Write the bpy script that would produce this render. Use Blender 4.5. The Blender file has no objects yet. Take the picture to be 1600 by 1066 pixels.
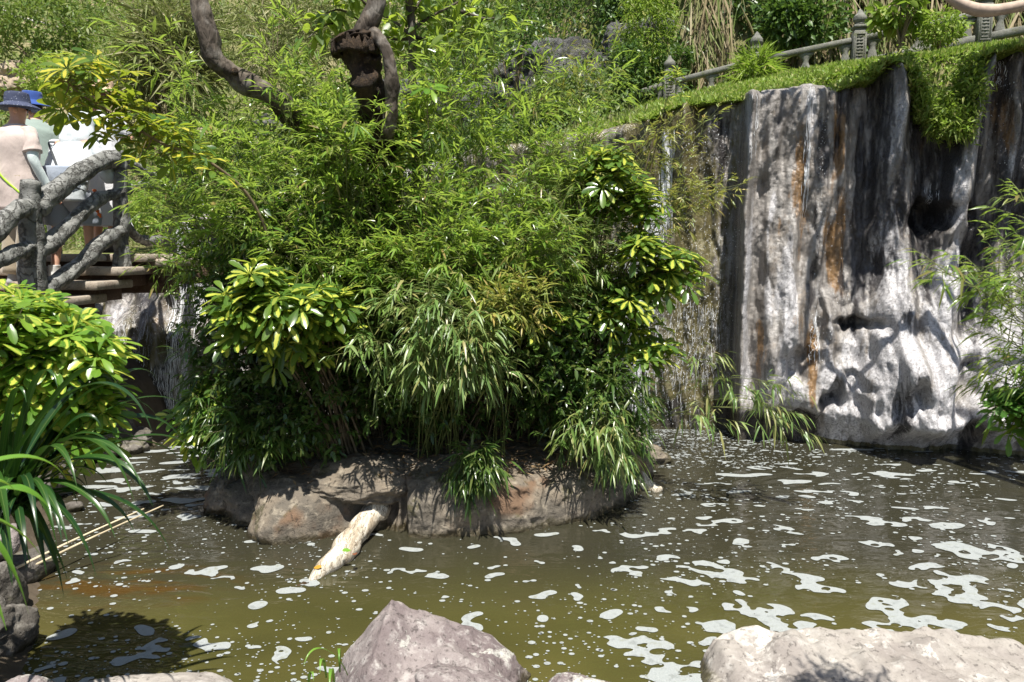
import bpy, math, random
import numpy as np
from mathutils import Vector

# ------------------------------------------------------------------ camera, sky, sun
SC = bpy.context.scene
F = 1111.0; PITCH = math.radians(6.83); CH = 2.0
cam_d = bpy.data.cameras.new('camera'); cam = bpy.data.objects.new('camera', cam_d)
SC.collection.objects.link(cam); SC.camera = cam
cam.location = (0, 0, CH); cam.rotation_euler = (math.radians(90) - PITCH, 0, 0)
cam_d.sensor_width = 36; cam_d.lens = 25.0; cam_d.clip_start = 0.05; cam_d.clip_end = 500
cam_d.dof.use_dof = True; cam_d.dof.focus_distance = 5.3; cam_d.dof.aperture_fstop = 5.6
SUN_EL = math.radians(68); SUN_AZ = math.radians(12)      # azimuth: towards the sun, measured from -Y to +X
sdir = Vector((math.sin(SUN_AZ) * math.cos(SUN_EL), -math.cos(SUN_AZ) * math.cos(SUN_EL), math.sin(SUN_EL)))
sl = bpy.data.lights.new('sun', 'SUN'); sl.energy = 5.0; sl.angle = math.radians(0.53); sl.color = (1, 0.955, 0.88)
so = bpy.data.objects.new('sun', sl); SC.collection.objects.link(so); so.rotation_euler = sdir.to_track_quat('Z', 'Y').to_euler()
W = bpy.data.worlds.new('World'); SC.world = W; W.use_nodes = True
sky = W.node_tree.nodes.new('ShaderNodeTexSky'); sky.sky_type = 'NISHITA'; sky.sun_disc = False
sky.sun_elevation = SUN_EL; sky.sun_rotation = math.pi - SUN_AZ
W.node_tree.links.new(sky.outputs[0], W.node_tree.nodes['Background'].inputs[0])
W.node_tree.nodes['Background'].inputs[1].default_value = 0.062
SC.view_settings.view_transform = 'Standard'; SC.view_settings.look = 'None'; SC.view_settings.gamma = 1
SC.view_settings.exposure = 0.92
SC.cycles.max_bounces = 6; SC.cycles.diffuse_bounces = 3; SC.cycles.glossy_bounces = 3
SC.cycles.transmission_bounces = 3; SC.cycles.transparent_max_bounces = 6
SC.cycles.sample_clamp_indirect = 6

# ------------------------------------------------------------------ helpers
CT, ST = math.cos(PITCH), math.sin(PITCH)
def P(px, py, Y):
    "a point at distance Y in front of the shore, seen along the given direction"
    a = (px - 800) / F; b = (533 - py) / F
    y = CT + b * ST; z = -ST + b * CT
    return np.array((a * Y / y, Y, CH + z * Y / y))
def G(px, py, z=0.0):
    a = (px - 800) / F; b = (533 - py) / F
    y = CT + b * ST; zz = -ST + b * CT
    s = (z - CH) / zz
    return np.array((a * s, y * s, z))
PERM = np.random.RandomState(7).randint(0, 1 << 30, 4096)
def _h(i, j, k):
    return (PERM[(i + PERM[(j + PERM[k & 4095]) & 4095]) & 4095] & 0xffff) / 65535.0
def vnoise(x, y, z=0.0):
    x, y, z = np.broadcast_arrays(np.asarray(x, float), np.asarray(y, float), np.asarray(z, float))
    i = np.floor(x).astype(int); j = np.floor(y).astype(int); k = np.floor(z).astype(int)
    u = x - i; v = y - j; w = z - k
    u = u * u * (3 - 2 * u); v = v * v * (3 - 2 * v); w = w * w * (3 - 2 * w)
    r = 0
    for a in (0, 1):
        for b in (0, 1):
            for c in (0, 1):
                r = r + _h(i + a, j + b, k + c) * (u if a else 1 - u) * (v if b else 1 - v) * (w if c else 1 - w)
    return r * 2 - 1
def fbm(x, y, z=0.0, o=4, g=0.5):
    r = 0; a = 1
    for q in range(o):
        r = r + a * vnoise(np.asarray(x) * 2**q + 17.3 * q, np.asarray(y) * 2**q + 5.1 * q, np.asarray(z) * 2**q + 9.7 * q); a *= g
    return r
def sstep(a, b, x):
    t = np.clip((np.asarray(x, float) - a) / (b - a), 0, 1); return t * t * (3 - 2 * t)
def nrm(v):
    v = np.asarray(v, float); return v / (np.linalg.norm(v, axis=-1, keepdims=True) + 1e-9)

def tag(o, label=None, cat=None, group=None, kind=None):
    if label: o['label'] = label
    if cat: o['category'] = cat
    if group: o['group'] = group
    if kind: o['kind'] = kind
    return o
def empty(name, loc, label, cat, group=None):
    o = bpy.data.objects.new(name, None); SC.collection.objects.link(o); o.location = tuple(float(c) for c in loc)
    o.empty_display_size = 0.1
    return tag(o, label, cat, group)
LOCAL = set()
def link(me, name, mat, parent=None, smooth=True):
    if mat is not None:
        for m in (mat if isinstance(mat, (list, tuple)) else [mat]): me.materials.append(m)
    if smooth: me.polygons.foreach_set('use_smooth', np.ones(len(me.polygons), bool))
    me.update()
    o = bpy.data.objects.new(name, me); SC.collection.objects.link(o)
    if parent is not None:
        o.parent = parent
        if parent.name not in LOCAL: o.matrix_parent_inverse = mat_inv(parent)
    return o
def mat_inv(p):
    from mathutils import Matrix
    m = Matrix.Translation(p.location)
    if p.parent is not None:
        m = (Matrix.Translation(p.parent.location) if p.parent.name not in LOCAL else Matrix()) @ p.matrix_parent_inverse @ m
    return m.inverted()
def mesh(V, Fc, name='m', uv=None, attrs=None):
    "Fc: array (n,3) or (n,4), or a list of such arrays"
    V = np.ascontiguousarray(V, dtype=np.float32)
    if not isinstance(Fc, list): Fc = [Fc]
    Fc = [np.asarray(f, dtype=np.int32) for f in Fc if len(f)]
    loops = np.concatenate([f.ravel() for f in Fc]); sizes = np.concatenate([np.full(len(f), f.shape[1], np.int32) for f in Fc])
    me = bpy.data.meshes.new(name)
    me.vertices.add(len(V)); me.vertices.foreach_set('co', V.ravel())
    me.loops.add(len(loops)); me.loops.foreach_set('vertex_index', loops)
    me.polygons.add(len(sizes)); st = np.concatenate(([0], np.cumsum(sizes)[:-1])).astype(np.int32)
    me.polygons.foreach_set('loop_start', st)
    if uv is not None:
        l = me.uv_layers.new(name='UVMap'); l.data.foreach_set('uv', np.asarray(uv, np.float32)[loops].ravel())
    if attrs:
        for k, a in attrs.items():
            c = me.color_attributes.new(k, 'FLOAT_COLOR', 'POINT')
            b = np.ones((len(V), 4), np.float32); b[:, :a.shape[1]] = a; c.data.foreach_set('color', b.ravel())
    me.validate(); me.update(calc_edges=True)
    return me
def gridfaces(n, m, closed=False):
    "n rows, m columns"
    i = np.arange(n - 1)[:, None]; mm = m if closed else m - 1
    j = np.arange(mm)[None, :]; j2 = (j + 1) % m
    return np.stack(np.broadcast_arrays(i * m + j, i * m + j2, (i + 1) * m + j2, (i + 1) * m + j), -1).reshape(-1, 4)
class MB:
    def __init__(s): s.v = []; s.t = []; s.q = []; s.n = 0
    def add(s, V, f):
        V = np.asarray(V, float); f = np.asarray(f)
        (s.t if f.shape[1] == 3 else s.q).append(f + s.n); s.v.append(V); s.n += len(V); return s
    def addm(s, V, fs):
        V = np.asarray(V, float)
        for f in fs:
            f = np.asarray(f)
            if len(f): (s.t if f.shape[1] == 3 else s.q).append(f + s.n)
        s.v.append(V); s.n += len(V); return s
    def box(s, c, size, rot=0.0, bev=0.0, tilt=None):
        hx, hy, hz = [q / 2 for q in size]
        if bev <= 0: bev = min(hx, hy, hz) * 0.08
        V = []; 
        for sx in (-1, 1):
            for sy in (-1, 1):
                for sz in (-1, 1):
                    V += [(sx * (hx - bev), sy * (hy - bev), sz * hz), (sx * (hx - bev), sy * hy, sz * (hz - bev)), (sx * hx, sy * (hy - bev), sz * (hz - bev))]
        V = np.array(V); 
        # convex hull by hand: faces from axis groups
        idx = lambda sx, sy, sz, k: ((sx > 0) * 4 + (sy > 0) * 2 + (sz > 0)) * 3 + k
        Q = []; T = []
        for sz in (-1, 1): Q.append([idx(-1, -1, sz, 0), idx(1, -1, sz, 0), idx(1, 1, sz, 0), idx(-1, 1, sz, 0)])
        for sy in (-1, 1): Q.append([idx(-1, sy, -1, 1), idx(1, sy, -1, 1), idx(1, sy, 1, 1), idx(-1, sy, 1, 1)])
        for sx in (-1, 1): Q.append([idx(sx, -1, -1, 2), idx(sx, 1, -1, 2), idx(sx, 1, 1, 2), idx(sx, -1, 1, 2)])
        for a in (-1, 1):
            for b in (-1, 1):
                Q.append([idx(-1, a, b, 0), idx(1, a, b, 0), idx(1, a, b, 1), idx(-1, a, b, 1)])
                Q.append([idx(a, -1, b, 0), idx(a, 1, b, 0), idx(a, 1, b, 2), idx(a, -1, b, 2)])
                Q.append([idx(a, b, -1, 1), idx(a, b, 1, 1), idx(a, b, 1, 2), idx(a, b, -1, 2)])
                for c_ in (-1, 1): T.append([idx(a, b, c_, 0), idx(a, b, c_, 1), idx(a, b, c_, 2)])
        if tilt is not None: V[:, 2] += V[:, 0] * tilt
        ca, sa = math.cos(rot), math.sin(rot)
        V = np.stack([V[:, 0] * ca - V[:, 1] * sa, V[:, 0] * sa + V[:, 1] * ca, V[:, 2]], 1) + np.asarray(c)
        return s.addm(V, [np.array(Q), np.array(T)])
    def build(s, name, mat, parent=None, smooth=True, fix=True):
        me = mesh(np.concatenate(s.v), [np.concatenate(a) for a in (s.q, s.t) if a], name)
        if fix: recalc(me)
        return link(me, name, mat, parent, smooth)
def recalc(me):
    import bmesh
    b = bmesh.new(); b.from_mesh(me); bmesh.ops.recalc_face_normals(b, faces=b.faces); b.to_mesh(me); b.free()

def frames(path):
    path = np.asarray(path, float); T = nrm(np.gradient(path, axis=0))
    up = np.array((0, 0, 1.0)) if abs(T[0][2]) < 0.9 else np.array((0, 1.0, 0))
    X = []; x = nrm(np.cross(T[0], up))
    for t in T:
        x = nrm(x - t * np.dot(x, t)); X.append(x)
    X = np.array(X); return T, X, np.cross(T, X)
def tube(path, rad, seg=10, nz=0.0, nf=6.0, seed=0.0, squash=1.0, caps=True, groove=0.0):
    path = np.asarray(path, float); n = len(path); rad = np.broadcast_to(np.asarray(rad, float), (n,))
    T, X, Y = frames(path)
    a = np.linspace(0, 2 * math.pi, seg, endpoint=False)
    D = X[:, None, :] * np.cos(a)[None, :, None] + Y[:, None, :] * np.sin(a)[None, :, None] * squash
    R = rad[:, None] * np.ones(seg)
    pts = path[:, None, :] + D * R[..., None]
    if nz: 
        d = fbm(pts[..., 0] * nf + seed, pts[..., 1] * nf, pts[..., 2] * nf, 4)
        if groove:
            d = d - groove * np.abs(vnoise(a[None, :] * 1.9 + 0.5 * np.sin(np.arange(n) * 0.4)[:, None], np.arange(n)[:, None] * 0.16 + seed))
        pts = pts + D * (nz * d)[..., None]
    V = pts.reshape(-1, 3); q = gridfaces(n, seg, True); fs = [q]
    if caps:
        V = np.concatenate([V, path[:1] - T[:1] * rad[0] * 0.15, path[-1:] + T[-1:] * rad[-1] * 0.25])
        j = np.arange(seg); j2 = (j + 1) % seg; b = n * seg
        fs.append(np.stack([np.full(seg, b), j2, j], 1)); fs.append(np.stack([np.full(seg, b + 1), (n - 1) * seg + j, (n - 1) * seg + j2], 1))
    return V, fs
def bez(p0, p1, p2, n=12, p3=None):
    t = np.linspace(0, 1, n)[:, None]; p0, p1, p2 = map(lambda q: np.asarray(q, float), (p0, p1, p2))
    if p3 is None: return (1 - t)**2 * p0 + 2 * t * (1 - t) * p1 + t * t * p2
    return (1 - t)**3 * p0 + 3 * t * (1 - t)**2 * p1 + 3 * t * t * (1 - t) * p2 + t**3 * np.asarray(p3, float)
def smoothpath(pts, n=24):
    pts = np.asarray(pts, float); k = len(pts); out = []
    ext = np.concatenate([2 * pts[:1] - pts[1:2], pts, 2 * pts[-1:] - pts[-2:-1]])
    for s in np.linspace(0, k - 1 - 1e-6, n):
        i = int(s); t = s - i; a, b, c, d = ext[i:i + 4]
        out.append(0.5 * (2 * b + (c - a) * t + (2 * a - 5 * b + 4 * c - d) * t * t + (3 * b - a - 3 * c + d) * t**3))
    return np.array(out)
def loft(rings, seg=24, wr=0.0, wf=8.0, seed=0.0, caps=True, vert=False):
    "rings: (centre, rx, ry, [rotation]) horizontal ellipses, bottom to top"
    C = []; a = np.linspace(0, 2 * math.pi, seg, endpoint=False)
    for r in rings:
        c = np.asarray(r[0], float); rot = r[3] if len(r) > 3 else 0.0
        x = r[1] * np.cos(a); y = r[2] * np.sin(a)
        C.append(np.stack([c[0] + x * math.cos(rot) - y * math.sin(rot), c[1] + x * math.sin(rot) + y * math.cos(rot), np.full(seg, c[2])], 1))
    C = np.array(C)
    # subdivide between rings smoothly
    n = (len(rings) - 1) * 5 + 1
    C = smoothpath(C.reshape(len(rings), -1), n).reshape(n, seg, 3)
    cen = C.mean(1, keepdims=True); D = nrm(C - cen)
    if wr:
        w = fbm(C[..., 0] * wf + seed, C[..., 1] * wf, C[..., 2] * wf * (0.25 if vert else 1), 3) + 0.6 * (1 - np.abs(fbm(C[..., 0] * wf * 1.3 + seed, C[..., 1] * wf, C[..., 2] * wf * (0.3 if vert else 1.6), 2)) * 2)
        C = C + D * (wr * w)[..., None]
    V = C.reshape(-1, 3); fs = [gridfaces(n, seg, True)]
    if caps:
        V = np.concatenate([V, cen[0], cen[-1]]); j = np.arange(seg); j2 = (j + 1) % seg; b = n * seg
        fs.append(np.stack([np.full(seg, b), j2, j], 1)); fs.append(np.stack([np.full(seg, b + 1), (n - 1) * seg + j, (n - 1) * seg + j2], 1))
    return V, fs
def cubesphere(n):
    g = np.tan(np.linspace(-math.pi / 4, math.pi / 4, n)); a, b = np.meshgrid(g, g, indexing='ij'); o = np.ones_like(a); V = []; Q = []
    for k, (x, y, z) in enumerate(((o, a, b), (-o, b, a), (b, o, a), (a, -o, b), (a, b, o), (b, a, -o))):
        V.append(np.stack([x, y, z], -1).reshape(-1, 3)); Q.append(gridfaces(n, n) + k * n * n)
    V = nrm(np.concatenate(V)); Q = np.concatenate(Q)
    key = np.round(V * 1e5).astype(np.int64); _, idx, inv = np.unique(key, axis=0, return_index=True, return_inverse=True)
    return V[idx], np.asarray(inv).ravel()[Q]
CSPH = {}
def rock(name, c, size, seed, mat, parent=None, planes=14, rough=0.05, n=40, rot=0.0, soft=0.02, fr=2.2, flat=None, tilt=None, prof=None):
    if n not in CSPH: CSPH[n] = cubesphere(n)
    D, Q = CSPH[n]; rs = np.random.RandomState(seed)
    r = np.full(len(D), 1.25)
    if planes:
        N = nrm(rs.normal(size=(planes, 3))); d = rs.uniform(0.72, 1.0, planes)
        N = np.concatenate([N, [[0, 0, 1.0]]]); d = np.append(d, 0.75 if flat is None else flat)
        if tilt is not None: N[-1] = nrm(np.array(tilt))
        elif flat is not None: N[-1] = nrm(np.array((rs.uniform(-.08, .08), rs.uniform(-.15, .05), 1)))
        dn = np.maximum(D @ N.T, 1e-3); q = d / dn
        r = np.minimum(r, -np.log(np.exp(-np.minimum(q, 6) / soft * 0.12).sum(1)) * soft / 0.12) if soft else np.minimum(r, q.min(1))
        r = np.clip(r, 0.45, 1.25)
    V = D * r[:, None]
    f = fbm(V[:, 0] * fr + seed, V[:, 1] * fr, V[:, 2] * fr, 5, 0.55) + 0.5 * (0.5 - np.abs(fbm(V[:, 0] * fr * 2 + seed, V[:, 1] * fr * 2, V[:, 2] * fr * 2, 3)))
    V = V * (1 + rough * f)[:, None] * (np.asarray(size) / 2)
    if prof is not None:
        k = np.interp(V[:, 0] / size[0] + 0.05 * vnoise(V[:, 1] * 5, seed * 1.3), [q[0] for q in prof], [q[1] for q in prof]); V[:, 2] = np.where(V[:, 2] > 0, V[:, 2] * k * (1 + 0.16 * np.abs(fbm(V[:, 0] * 6, V[:, 1] * 6, seed, 3))), V[:, 2])
    ca, sa = math.cos(rot), math.sin(rot)
    V = np.stack([V[:, 0] * ca - V[:, 1] * sa, V[:, 0] * sa + V[:, 1] * ca, V[:, 2]], 1) + np.asarray(c)
    me = mesh(V, Q, name); recalc(me)
    return link(me, name, mat, parent)

# ------------------------------------------------------------------ materials
class NT:
    def __init__(s, name):
        s.m = bpy.data.materials.new(name); s.m.use_nodes = True; s.t = s.m.node_tree; s.t.nodes.clear()
        s.out = s.n('ShaderNodeOutputMaterial')
    def n(s, t, **k):
        o = s.t.nodes.new(t)
        for a, b in k.items(): setattr(o, a, b)
        return o
    def put(s, sock, v):
        if v is None: return
        if hasattr(v, 'links') or isinstance(v, bpy.types.NodeSocket): s.t.links.new(v, sock)
        elif isinstance(v, (tuple, list)) and len(v) == 3 and sock.type == 'RGBA': sock.default_value = (*v, 1)
        else: sock.default_value = v
    def geo(s, k='Position'): return s.n('ShaderNodeNewGeometry').outputs[k]
    def uv(s): return s.n('ShaderNodeTexCoord').outputs['UV']
    def obj(s): return s.n('ShaderNodeTexCoord').outputs['Object']
    def map(s, v, sc=(1, 1, 1), rot=(0, 0, 0), loc=(0, 0, 0)):
        o = s.n('ShaderNodeMapping'); s.put(o.inputs[0], v); o.inputs['Scale'].default_value = sc; o.inputs['Rotation'].default_value = rot; o.inputs['Location'].default_value = loc
        return o.outputs[0]
    def noise(s, v, scale=5, det=4, rough=0.55, dist=0.0, out='Fac'):
        o = s.n('ShaderNodeTexNoise'); s.put(o.inputs['Vector'], v)
        for k, x in (('Scale', scale), ('Detail', det), ('Roughness', rough), ('Distortion', dist)): s.put(o.inputs[k], x)
        return o.outputs[out]
    def vor(s, v, scale=5, feat='F1', out='Distance', rnd=1.0):
        o = s.n('ShaderNodeTexVoronoi', feature=feat); s.put(o.inputs['Vector'], v); o.inputs['Scale'].default_value = scale; o.inputs['Randomness'].default_value = rnd
        return o.outputs[out]
    def ramp(s, f, stops):
        o = s.n('ShaderNodeValToRGB'); s.put(o.inputs[0], f); e = o.color_ramp.elements
        while len(e) < len(stops): e.new(0.5)
        for q, (p, c) in zip(e, stops):
            q.position = p; q.color = (*c, 1) if isinstance(c, (tuple, list)) else (c, c, c, 1)
        return o.outputs[0]
    def mix(s, f, a, b, mode='MIX'):
        o = s.n('ShaderNodeMix', data_type='RGBA', blend_type=mode, clamp_factor=True); s.put(o.inputs[0], f); s.put(o.inputs[6], a); s.put(o.inputs[7], b)
        return o.outputs[2]
    def math(s, op, a, b=None, c=None, clamp=False):
        o = s.n('ShaderNodeMath', operation=op, use_clamp=clamp); s.put(o.inputs[0], a); s.put(o.inputs[1], b)
        if c is not None: s.put(o.inputs[2], c)
        return o.outputs[0]
    def mrange(s, v, a, b, c=0.0, d=1.0):
        o = s.n('ShaderNodeMapRange', interpolation_type='SMOOTHSTEP'); s.put(o.inputs[0], v)
        for i, q in enumerate((a, b, c, d)): o.inputs[i + 1].default_value = q
        return o.outputs[0]
    def sep(s, v):
        o = s.n('ShaderNodeSeparateXYZ'); s.put(o.inputs[0], v); return o.outputs
    def bump(s, h, st=0.5, dist=0.02, prev=None):
        o = s.n('ShaderNodeBump'); o.inputs['Strength'].default_value = st; o.inputs['Distance'].default_value = dist
        s.put(o.inputs['Height'], h)
        if prev is not None: s.put(o.inputs['Normal'], prev)
        return o.outputs[0]
    def bsdf(s, col, rough=0.6, nor=None, spec=0.4, **k):
        o = s.n('ShaderNodeBsdfPrincipled'); s.put(o.inputs['Base Color'], col); s.put(o.inputs['Roughness'], rough); s.put(o.inputs['Normal'], nor); s.put(o.inputs['Specular IOR Level'], spec)
        for a, b in k.items(): s.put(o.inputs[a.replace('_', ' ')], b)
        return o.outputs[0]
    def mixs(s, f, a, b):
        o = s.n('ShaderNodeMixShader'); s.put(o.inputs[0], f); s.t.links.new(a, o.inputs[1]); s.t.links.new(b, o.inputs[2]); return o.outputs[0]
    def end(s, sh): s.t.links.new(sh, s.out.inputs['Surface']); return s.m

def leafmat(name, cols, trans=(0.20, 0.32, 0.04), tf=0.32, rough=0.38, varieg=None, spec=0.5, big=None):
    s = NT(name); r = s.geo('Random Per Island')
    k = len(cols); c = s.ramp(r, [((i + 0.5) / k, q) for i, q in enumerate(cols)])
    if big:   # broad differences between one spray and the next
        n = s.noise(s.geo(), 2.3, 2); c = s.mix(s.mrange(n, 0.42, 0.62), c, s.mix(1.0, c, big, 'MULTIPLY'))
    tc = trans
    u = s.sep(s.uv()); 
    if varieg:
        w = s.math('ABSOLUTE', s.math('SUBTRACT', u[0], 0.5))
        nz = s.noise(s.map(s.geo(), (1, 1, 1)), 60, 2)
        m = s.mrange(s.math('ADD', w, s.math('MULTIPLY', s.math('SUBTRACT', nz, 0.5), 0.35)), 0.32, 0.24)
        has = s.mrange(s.math('FRACT', s.math('MULTIPLY', r, 7.31)), 0.50, 0.7)
        m = s.math('MULTIPLY', m, has); c = s.mix(m, c, varieg); tc = s.mix(m, trans, tuple(q * 1.3 for q in varieg))
    rib = s.mrange(s.math('ABSOLUTE', s.math('SUBTRACT', u[0], 0.5)), 0.0, 0.06)
    c = s.mix(rib, s.mix(0.35, c, (0.25, 0.32, 0.1)), c)
    b = s.bsdf(c, rough, None, spec)
    t = s.n('ShaderNodeBsdfTranslucent'); s.put(t.inputs[0], tc)
    return s.end(s.mixs(tf, b, t.outputs[0]))

def rockmat(name, c1, c2, c3, scale=3.0, bump=0.6, rough=0.75, lichen=None, crack=0.0, dirt=None, bd=0.02):
    s = NT(name); p = s.geo(); n1 = s.noise(p, scale, 6, 0.6); n2 = s.noise(p, scale * 5, 5, 0.65); n3 = s.noise(p, scale * 26, 5, 0.72)
    c = s.mix(s.mrange(n1, 0.38, 0.62), c1, c2); c = s.mix(s.mrange(n2, 0.5, 0.72), c, c3)
    c = s.mix(s.math('MULTIPLY', s.mrange(n3, 0.45, 0.75), 0.5), c, s.mix(0.5, c, (0.02, 0.018, 0.016)))
    if lichen is not None:
        l = s.math('MULTIPLY', s.mrange(s.noise(p, scale * 1.8, 5, 0.7, 0.4), 0.56, 0.63), s.mrange(n3, 0.35, 0.5)); c = s.mix(l, c, lichen)
    if dirt is not None:
        c = s.mix(s.mrange(s.noise(p, scale * 0.9, 3, 0.6), 0.55, 0.68), c, dirt)
    pit = s.mrange(s.noise(p, scale * 11, 4, 0.7), 0.34, 0.44); c = s.mix(pit, s.mix(0.55, c, (0.03, 0.026, 0.022)), c)
    h = s.math('ADD', s.math('ADD', s.math('MULTIPLY', n2, 0.7), s.math('MULTIPLY', n3, 0.45)), s.math('MULTIPLY', pit, 0.22))
    if crack:
        v = s.vor(s.map(s.mix(0.35, p, s.noise(p, scale * 1.5, 4, out='Color')), (1, 1, 1.6)), scale * 1.1, 'DISTANCE_TO_EDGE'); m = s.mrange(v, 0.0, 0.035)
        h = s.math('ADD', h, s.math('MULTIPLY', m, crack)); c = s.mix(m, s.mix(0.25, c, (0.02, 0.018, 0.015)), c)
    z = s.math('ADD', s.sep(p)[2], s.math('MULTIPLY', s.math('SUBTRACT', n2, 0.5), 0.12)); wet = s.mrange(z, 0.075, 0.02)   # wet, algae-stained band at the waterline
    c = s.mix(wet, c, s.mix(1.0, c, (0.28, 0.27, 0.18), 'MULTIPLY'))
    return s.end(s.bsdf(c, s.math('SUBTRACT', s.mrange(n2, 0.3, 0.7, rough - 0.12, rough + 0.1), s.math('MULTIPLY', wet, 0.4)), s.bump(h, bump, bd), 0.3))
def plain(name, c, rough=0.7, var=0.15, scale=20, bump=0.2, bd=0.003, spec=0.3, **k):
    s = NT(name); p = s.geo(); n = s.noise(p, scale, 4)
    cc = s.mix(s.mrange(n, 0.3, 0.7), tuple(q * (1 - var) for q in c), tuple(min(1, q * (1 + var)) for q in c))
    return s.end(s.bsdf(cc, rough, s.bump(n, bump, bd), spec, **k))

# ------------------------------------------------------------------ leaves and plants
def leaf_template(rows, fold=0.25, wave=0.0):
    "rows: (t, half width). First and last rows are points"
    V = [(0, rows[0][0], 0)]; T = []; U = [(0.5, 0)]; prev = None
    for i, (t, w) in enumerate(rows[1:-1]):
        b = len(V); V += [(-w, t, fold * w), (0, t, 0), (w, t, fold * w)]; U += [(0, t), (0.5, t), (1, t)]
        if prev is None: T += [(0, b + 1, b), (0, b + 2, b + 1)]
        else:
            for q in (0, 1): T += [(prev + q, prev + q + 1, b + q + 1), (prev + q, b + q + 1, b + q)]
        prev = b
    e = len(V); V.append((0, rows[-1][0], 0)); U.append((0.5, 1)); T += [(prev, prev + 1, e), (prev + 1, prev + 2, e)]
    return np.array(V, float), np.array(T), np.array(U, float)
LANCE = leaf_template([(0, 0), (0.22, 0.46), (0.6, 0.38), (1, 0)])
ELLIP = leaf_template([(0, 0), (0.25, 0.42), (0.6, 0.46), (0.87, 0.22), (1, 0)], 0.2)
OBOV = leaf_template([(0, 0), (0.3, 0.2), (0.62, 0.44), (0.86, 0.40), (0.97, 0.18), (1, 0)], 0.22)
SIMPLE = (np.array([(0, 0, 0), (-0.5, 0.45, 0.12), (0, 1, 0), (0.5, 0.45, 0.12)], float), np.array([(0, 2, 1), (0, 3, 2)]), np.array([(0.5, 0), (0, 0.5), (0.5, 1), (1, 0.5)]))
def leaves(tpl, pos, d, n, L, Wd, droop=0.15):
    V0, T0, U0 = tpl; N = len(pos); d = nrm(d); x = nrm(np.cross(d, n)); n = np.cross(x, d)
    L = np.broadcast_to(np.asarray(L, float), (N,)); Wd = np.broadcast_to(np.asarray(Wd, float), (N,)); droop = np.broadcast_to(np.asarray(droop, float), (N,))
    a, t, h = V0[:, 0], V0[:, 1], V0[:, 2]
    V = pos[:, None, :] + x[:, None, :] * (a[None, :] * Wd[:, None])[..., None] + d[:, None, :] * (t[None, :] * L[:, None])[..., None] + n[:, None, :] * (h[None, :] * Wd[:, None])[..., None]
    V[..., 2] -= droop[:, None] * L[:, None] * t[None, :]**2
    T = (T0[None] + (np.arange(N) * len(V0))[:, None, None]).reshape(-1, 3)
    return V.reshape(-1, 3), T, np.tile(U0, (N, 1))
class Plant:
    def __init__(s, seed): s.r = np.random.RandomState(seed); s.L = []; s.S = MB(); s.tw = []
    def lf(s, pos, d, n, L, W, droop=0.15): s.L.append((np.atleast_2d(pos), np.atleast_2d(d), np.atleast_2d(n), np.atleast_1d(L), np.atleast_1d(W), np.atleast_1d(droop)))
    def stem(s, path, r0, r1, seg=5): s.S.addm(*tube(path, np.linspace(r0, r1, len(path)), seg, caps=False))
    def twig(s, p0, p1, r=0.0013): s.tw.append((p0, p1, r))
    def build(s, root, tpl, lm, sm, fname='foliage', sname='stem', maxt=99999999):
        if s.L:
            A = [np.concatenate([l[i] for l in s.L]) for i in range(6)] if all(len(l[3]) == len(l[0]) and len(l[4]) == len(l[0]) and len(l[5]) == len(l[0]) for l in s.L) else None
            if A is None:
                fx = [[], [], [], [], [], []]
                for l in s.L:
                    k = len(l[0])
                    for i in range(6): fx[i].append(np.broadcast_to(l[i], (k,) + l[i].shape[1:]))
                A = [np.concatenate(q) for q in fx]
            V, T, U = leaves(tpl, A[0], A[1], A[2], A[3], A[4], A[5])
            link(mesh(V, T, fname, U), fname, lm, root, smooth=False)
        if s.tw:
            p0 = np.array([t[0] for t in s.tw]); p1 = np.array([t[1] for t in s.tw]); r = np.array([t[2] for t in s.tw])[:, None]
            d = nrm(p1 - p0); x = nrm(np.cross(d, np.array((0.3, 0.5, 0.8)))); y = np.cross(d, x)
            ring = [x * math.cos(a) + y * math.sin(a) for a in (0, 2.094, 4.189)]
            V = np.stack([p0 + q * r for q in ring] + [p1 + q * r * 0.6 for q in ring], 1).reshape(-1, 3)
            b = np.arange(len(p0))[:, None] * 6
            s.S.add(V, np.concatenate([b + np.array(q) for q in ((0, 1, 4, 3), (1, 2, 5, 4), (2, 0, 3, 5))]))
        if s.S.n: s.S.build(sname, sm, root, fix=False)

def rdir(r, n=1): return nrm(r.normal(size=(n, 3)))
def bamboo_spray(pl, p, d, size=1.0, nl=7, droop=0.35, up=1.0):
    "a twig carrying two ranks of narrow leaves"
    r = pl.r; ln = r.uniform(0.08, 0.18) * size; d = nrm(d); q = p + d * ln; pl.twig(p, q)
    side = nrm(np.cross(d, (0, 0, 1.0))); 
    k = max(3, int(nl * r.uniform(0.6, 1.3))); t = np.linspace(0.25, 1, k)
    sg = np.where(np.arange(k) % 2, 1, -1)[:, None] * r.uniform(0.35, 1.0, (k, 1)); sg[-1] *= 0.2
    dd = nrm(d + side * sg + r.normal(size=(k, 3)) * 0.22 + np.array((0, 0, -0.25 * droop / 0.35)))
    n = nrm(np.array((0, 0, up)) + r.normal(size=(k, 3)) * 0.42)
    L = (0.045 + 0.09 * r.rand(k)) * size * r.uniform(0.75, 1.2)
    pl.lf(p + d * (t * ln)[:, None], dd, n, L, L * r.uniform(0.13, 0.19, k), r.uniform(0.2, 1.0, k) * droop)
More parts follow.
